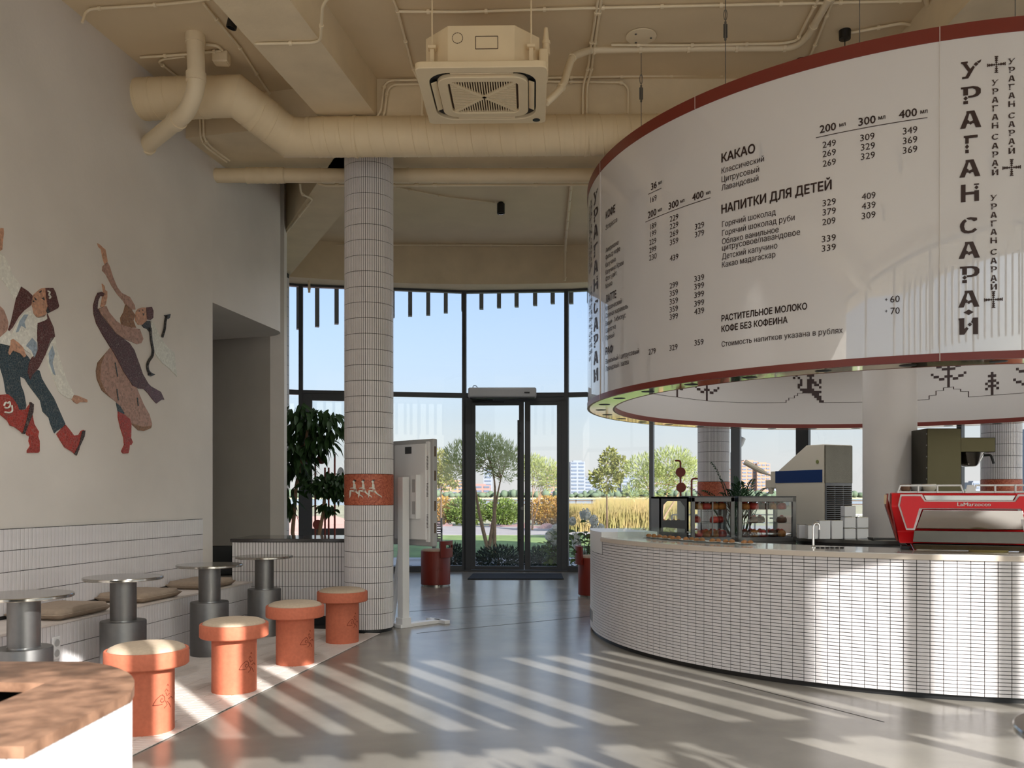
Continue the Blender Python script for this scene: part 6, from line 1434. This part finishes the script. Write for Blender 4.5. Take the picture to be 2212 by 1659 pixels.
tree('willow_tree', 'broad willow tree left of the banded column outside', (g(1425, 1100, Yw).x, Yw, ZG0), [[g(1425, 1125, Yw), g(1410, 1080, Yw), g(1390, 1030, Yw)], [g(1427, 1125, Yw), g(1440, 1070, Yw), g(1450, 1020, Yw)], [g(1429, 1125, Yw), g(1465, 1070, Yw), g(1480, 1030, Yw)]],
     [(g(1450, 1000, Yw), (.7, .6, .45)), (g(1390, 1015, Yw), (.5, .5, .45)), (g(1480, 1025, Yw), (.45, .5, .5)), (g(1415, 1040, Yw), (.55, .5, .5)), (g(1365, 1060, Yw), (.25, .3, .22))], 4600, .14, .013, 'willow', up=.7)
Yw = 32
tree('young_tree', 'young broadleaf tree standing in the tall grass', (g(1311, 1085, Yw).x, Yw, ZG0), [[g(1311, 1100, Yw), g(1311, 1050, Yw), g(1312, 990, Yw)]],
     [(g(1310, 1035, Yw), (.55, .5, .45)), (g(1315, 1000, Yw), (.35, .35, .35)), (g(1340, 1010, Yw), (.3, .3, .4)), (g(1287, 1028, Yw), (.25, .3, .2)), (g(1318, 982, Yw), (.25, .25, .22))], 1500, .13, .04, 'treeleaf', 'barkd', tr=.045)
Yw = 40
tree('young_tree', 'slim young tree beside the white kiosk outside', (g(953, 1075, Yw).x, Yw, ZG0), [[g(953, 1090, Yw), g(953, 1050, Yw), g(953, 1000, Yw)]],
     [(g(955, 1020, Yw), (.5, .5, .6)), (g(948, 995, Yw), (.35, .35, .5)), (g(965, 1045, Yw), (.45, .4, .25)), (g(938, 1030, Yw), (.35, .3, .4))], 1300, .16, .045, 'treeleaf', 'barkd', tr=.05)
# shrubs along the path
def shrub(label, px0, px1, py_t, py_b, Y, m, n, L=.14, W=.04, name='shrub'):
    a, b = g(px0, py_b, Y), g(px1, py_t, Y); c = ((a.x + b.x) / 2, Y, (a.z + b.z) / 2); r = (abs(b.x - a.x) / 2, .8, abs(b.z - a.z) / 2)
    o = thing(name, label, 'shrub', (c[0], Y, ZG0)); MB().tube([(c[0], Y, ZG0), (c[0], Y, c[2])], [.04, .015], 6).build('stem', 'barkd', o, world=True)
    leafcloud([(c, r), ((c[0], Y, c[2] - r[2] * .4), (r[0] * .95, .7, r[2] * .6))], n, L, W).build('foliage', m, o, world=True, smooth=0, kind='stuff')
shrub('rust coloured shrub behind the path near the kiosk', 925, 985, 1074, 1130, 43, 'bushred', 1500)
shrub('bright green shrub left of the willow trunk', 960, 1060, 1074, 1131, 42.5, 'bush', 2600)
shrub('green hedge shrub between the two willow stems', 1050, 1125, 1078, 1131, 42.5, 'bush', 2200)
shrub('autumn toned shrub behind the narrow door leaf', 1140, 1226, 1072, 1133, 43, 'bushred', 2600)
shrub('dark low shrub outside the wide door leaf', 1024, 1130, 1182, 1226, 17.6, 'conifer', 2000, .09, .012, 'juniper')
shrub('dark low shrub outside the narrow door leaf', 1128, 1206, 1184, 1226, 17.7, 'conifer', 1600, .09, .012, 'juniper')
shrub('dark low shrub outside left of the door', 960, 1006, 1178, 1226, 17.8, 'conifer', 1200, .09, .012, 'juniper')
# tall golden grass
mb = MB()
for _ in range(16000):
    Y = R.uniform(34, 45); px = R.uniform(1215, 1500); p = g(px, HOR, Y); h_ = R.uniform(.9, 1.35) * (1.05 if px > 1290 else .85); ln = R.uniform(-.25, .25)
    b = Vector((p.x, Y, ZG0)); t_ = b + Vector((ln, R.uniform(-.2, .2), h_)); w_ = Vector((.017, 0, 0)); mb.add([b - w_, b + w_, t_], [(0, 1, 2)])
tag(mb.build('tall_grass', 'straw', smooth=0), 'field of tall golden grass behind the lawn', 'grass', kind='stuff')
# hydrangeas by the glass
def hydrangea(label, px, Y, heads, top):
    p = g(px, HOR, Y); o = thing('hydrangea', label, 'plant', (p.x, Y, ZG0), 0, 'white hydrangeas outside the glass')
    for hx, hy, r in heads:
        c = g(hx, hy, Y + R.uniform(-.15, .15)); MB().tube([(p.x, Y, ZG0), Vector((p.x, Y, ZG0)).lerp(c, .6) + Vector((0, 0, .1)), c], .006, 5).build('stem', 'barkd', o, world=True)
        rr_ = r * Y / F; mb = MB()
        for _ in range(170):
            q = Vector((R.gauss(0, 1), R.gauss(0, 1), R.gauss(0, 1))).normalized(); j_ = R.uniform(.75, 1.15); s_ = c + Vector((q.x * rr_ * j_, q.y * rr_ * j_, q.z * rr_ * 1.2 * j_)); x = q.orthogonal().normalized() * .024; y = q.cross(x); mb.add([s_ - x, s_ - y + q * .008, s_ + x, s_ + y + q * .008], [(0, 1, 2, 3)])
        mb.lathe([(rr_ * .6 * math.sin(PI * k / 8) + .001, -rr_ * .7 * math.cos(PI * k / 8)) for k in range(9)], 12, tuple(c)); mb.build('flower_head', 'flower', o, world=True, smooth=0)
    lm_ = leaf_mesh('leaf', .17, .1, 'bush', .2)
    for _ in range(150):
        hx, hy, r = R.choice(heads); c = g(hx, R.uniform(hy, 1225), Y) + Vector((R.uniform(-.15, .15), R.uniform(-.15, .15), 0)); put_leaf(o, lm_, c, (R.uniform(-1, 1), R.uniform(-1, 1), R.uniform(-.4, .4)), R.uniform(.7, 1.2), R.uniform(-.5, .5))
hydrangea('white hydrangea outside right of the door', 1262, 16.6, [(1264, 1112, 11), (1283, 1124, 9), (1243, 1162, 9), (1246, 1175, 9), (1283, 1143, 8), (1236, 1126, 7), (1298, 1140, 7), (1262, 1198, 7)], 1100)
hydrangea('white hydrangea behind the narrow door leaf', 1195, 16.9, [(1192, 1152, 8), (1198, 1166, 9), (1202, 1178, 9), (1185, 1158, 7), (1200, 1142, 7)], 1140)
# outdoor furniture
p = g(845, HOR, 19.5); o = thing('slatted_bench', 'dark slatted wooden bench on the terrace outside', 'bench', (p.x + .55, 19.5, ZG0))
for i in range(8): MB().box((0, .22, .45 + i * .055), (1.1, .03, .03)).build('back_slat', 'wood', o, smooth=0)
for i in range(6): MB().box((0, -.2 + i * .07, .42), (1.1, .05, .03)).build('seat_slat', 'wood', o, smooth=0)
for sx in (-.55, .55): MB().box((sx, .22, .46), (.04, .05, .92)).box((sx, -.2, .21), (.04, .05, .42)).build('leg', 'frame', o, smooth=0)
p = g(866, HOR, 17.6); o = thing('terrace_table', 'round white terrace table outside behind the kiosk', 'table', (p.x, 17.6, ZG0))
MB().lathe([(.38, .71), (.39, .72), (.39, .735)], 40).build('table_top', 'white', o); MB().cyl((0, 0, .02), (0, 0, .71), .03, 14).build('stem', 'frame', o); MB().lathe([(.22, 0), (.22, .02)], 28).build('base_plate', 'frame', o)
p = g(905, HOR, 17.3); o = thing('terrace_table', 'low dark wooden terrace table outside behind the barrel chair', 'table', (p.x, 17.3, ZG0))
MB().box((0, 0, .62), (.7, .6, .1)).build('table_top', 'barkd', o, bevel=.01)
for sx in (-.3, .3): MB().box((sx, 0, .28), (.05, .4, .56)).build('leg', 'frame', o, smooth=0)
# floodlight dish seen at the left, lamp head above the case column, railing
p = g(736, 1024, 16.5); o = thing('wall_lamp', 'oval outdoor lamp disc left of the column', 'lamp', tuple(p))
MB().lathe([(.001, -.02), (.13, -.01), (.13, .01), (.001, .02)], 28).build('disc', 'greyp', o).matrix_basis = Matrix.Rotation(PI / 2, 4, 'X') @ Matrix.Diagonal((.5, 1, 1, 1)); MB().bar((-.25, 0, 0), (-.03, 0, 0), .02, .02).build('arm', 'black', o)
p = g(1604, 946, 18); o = thing('street_lamp', 'grey street lamp head seen beside the wide mullion', 'lamp', (p.x - .1, 18, ZG0))
MB().cyl((-.12, 0, 0), (-.12, 0, 2.3), .03, 10).build('pole', 'greyp', o); MB().tube([(-.08, 0, 2.3), (.05, 0, 2.48), (.12, 0, 2.6)], [.03, .07, .05], 14).build('lamp_head', 'greyp', o)
rl = thing('railing', 'grey terrace railing behind the pastry cases', 'railing', (g(1720, HOR, 17).x, 17, ZG0))
for z in (.35, .7, 1.05): MB().bar((-2.4, 0, z), (3.2, 0, z), .03, .03).build('rail', 'greyp', rl, smooth=0)
for i in range(15): MB().box((-2.4 + i * .4, 0, .52), (.03, .03, 1.05)).build('baluster', 'greyp', rl, smooth=0)
o = thing('boardwalk_fence', 'dark low fence along the river bank', 'fence', (20, 110, ZG0))
for z in (.3, .75): MB().box((0, 0, z), (60, .1, .12)).build('rail', 'barkd', o, smooth=0)
for i in range(31): MB().box((-30 + i * 2, 0, .4), (.1, .1, .9)).build('post', 'barkd', o, smooth=0)
# tarpaulin strips on the path
for i, (px, py, wd) in enumerate(((952, 1137, 1.1), (1095, 1138, 1.6), (1165, 1141, 1.9), (1195, 1142, 1.2))):
    p = fl(px, py, ZG0); n = 8; mb = MB(); hs = [R.uniform(.02, .2) for _ in range(n + 1)]
    mb.add([(p.x - wd / 2 + wd * k / n, p.y - .25 + R.uniform(-.1, .1), ZG0 + .012) for k in range(n + 1)] + [(p.x - wd / 2 + wd * k / n, p.y, ZG0 + .02 + hs[k]) for k in range(n + 1)] + [(p.x - wd / 2 + wd * k / n, p.y + .3, ZG0 + .012) for k in range(n + 1)],
           [(k, k + 1, n + 2 + k, n + 1 + k) for k in range(n)] + [(n + 1 + k, n + 2 + k, 2 * n + 3 + k, 2 * n + 2 + k) for k in range(n)])
    tag(mb.build('crumpled_sheet', 'bldr', smooth=60), ['crumpled reddish sheet on the path near the kiosk', 'crumpled reddish sheet on the path by the willow trunk', 'long crumpled reddish sheet seen through the narrow door leaf', 'short crumpled reddish sheet beside the hydrangea'][i], 'sheet')
# far bank: trees and city
mb = MB()
for i in range(420):
    x = -700 + i * 3.4 + R.uniform(-2, 2); h_ = R.uniform(3.5, 9); r_ = R.uniform(2.5, 5); Y = R.uniform(862, 880)
    mb.lathe([(r_ * math.sin(PI * k / 5) + .01, -1 + h_ * (1 - math.cos(PI * k / 5)) / 2) for k in range(6)], 7, (x, Y, 0))
tag(mb.build('far_treeline', 'fartree', smooth=80), 'hazy treeline on the far river bank', 'trees', kind='stuff')
def building(label, px0, px1, pyt, m, Y=920, floors=None, roof=True, wm='bldwin', cols=0):
    a, b = g(px0, pyt, Y), g(px1, pyt, Y); wd = b.x - a.x; H = a.z + 1; o = thing('far_building', label, 'building', ((a.x + b.x) / 2, Y, -1))
    MB().box((0, 0, H / 2), (wd, 18, H)).build('walls', m, o, smooth=0); nf = floors or max(2, int(H / 3.4))
    for k in range(nf):
        z = H * (k + .55) / nf; nw = cols or max(1, int(wd / 7))
        for j in range(nw): MB().box((-wd / 2 + wd * (j + .5) / nw, -9.2, z), (wd / nw * .72, .6, H / nf * .42)).build('window_band', wm, o, smooth=0)
    if roof: MB().box((0, 0, H + .5), (wd * .6, 10, 1.6)).build('roof_block', m, o, smooth=0)
    return o
building('tall white tower across the river right of the door', 1231, 1262, 998, 'bldw', cols=2)
building('stepped white apartment block beside the tall tower', 1262, 1292, 1032, 'bldw')
building('long pale apartment block behind the young tree', 1292, 1350, 1042, 'bldw', 930)
building('pale block at the right of the young tree', 1340, 1372, 1030, 'bldw', 925)
building('white tower glimpsed behind the willow', 1045, 1064, 1012, 'bldw', 925)
building('low pinkish block behind the two stemmed willow', 1010, 1060, 1048, 'bldr', 915)
building('red roofed block behind the lighter willow', 1180, 1226, 1010, 'bldr', 935)
building('orange high rise beside the wide mullion', 1597, 1632, 997, 'bldo', cols=3)
building('taller orange high rise with stepped top', 1630, 1658, 1002, 'bldo', 915, cols=3)
building('orange mid rise partly behind the banded column', 1560, 1604, 1016, 'bldo', 930)
building('white low offices left of the soft serve machine', 1658, 1690, 1042, 'bldw', 925)
building('grey glass offices beside the soft serve machine', 1690, 1730, 1044, 'bldg', 928)
building('pale blocks behind the coffee brewer', 2090, 2125, 1042, 'bldw', 925)
building('blue grey tower at the right picture edge', 2204, 2240, 930, 'bldg', 900, cols=2)
building('low pink block at the far left', 900, 960, 1046, 'bldr', 930)
building('pale blocks seen past the kiosk', 960, 1005, 1040, 'bldo', 935)
# tree outside the rear windows: its leaves dapple the floor
P = lambda s, t_, z: Vector((SV.x * s + SU.x * t_, SV.y * s + SU.y * t_, z))
tree('garden_tree', 'leafy garden tree outside the rear windows', tuple(P(2.7, 6.6, ZG0)), [[P(2.7, 6.6, ZG0), P(2.65, 6.6, 1.5), P(2.7, 6.6, 3.0)]],
     [(P(2.75, 6.6, 3.45), (.85, .8, .62)), (P(2.2, 6.5, 3.7), (.45, .4, .45)), (P(3.25, 6.6, 3.75), (.35, .4, .38)), (P(2.8, 6.6, 2.3), (.9, .8, .8))], 1500, .2, .06, 'bush', 'barkd')
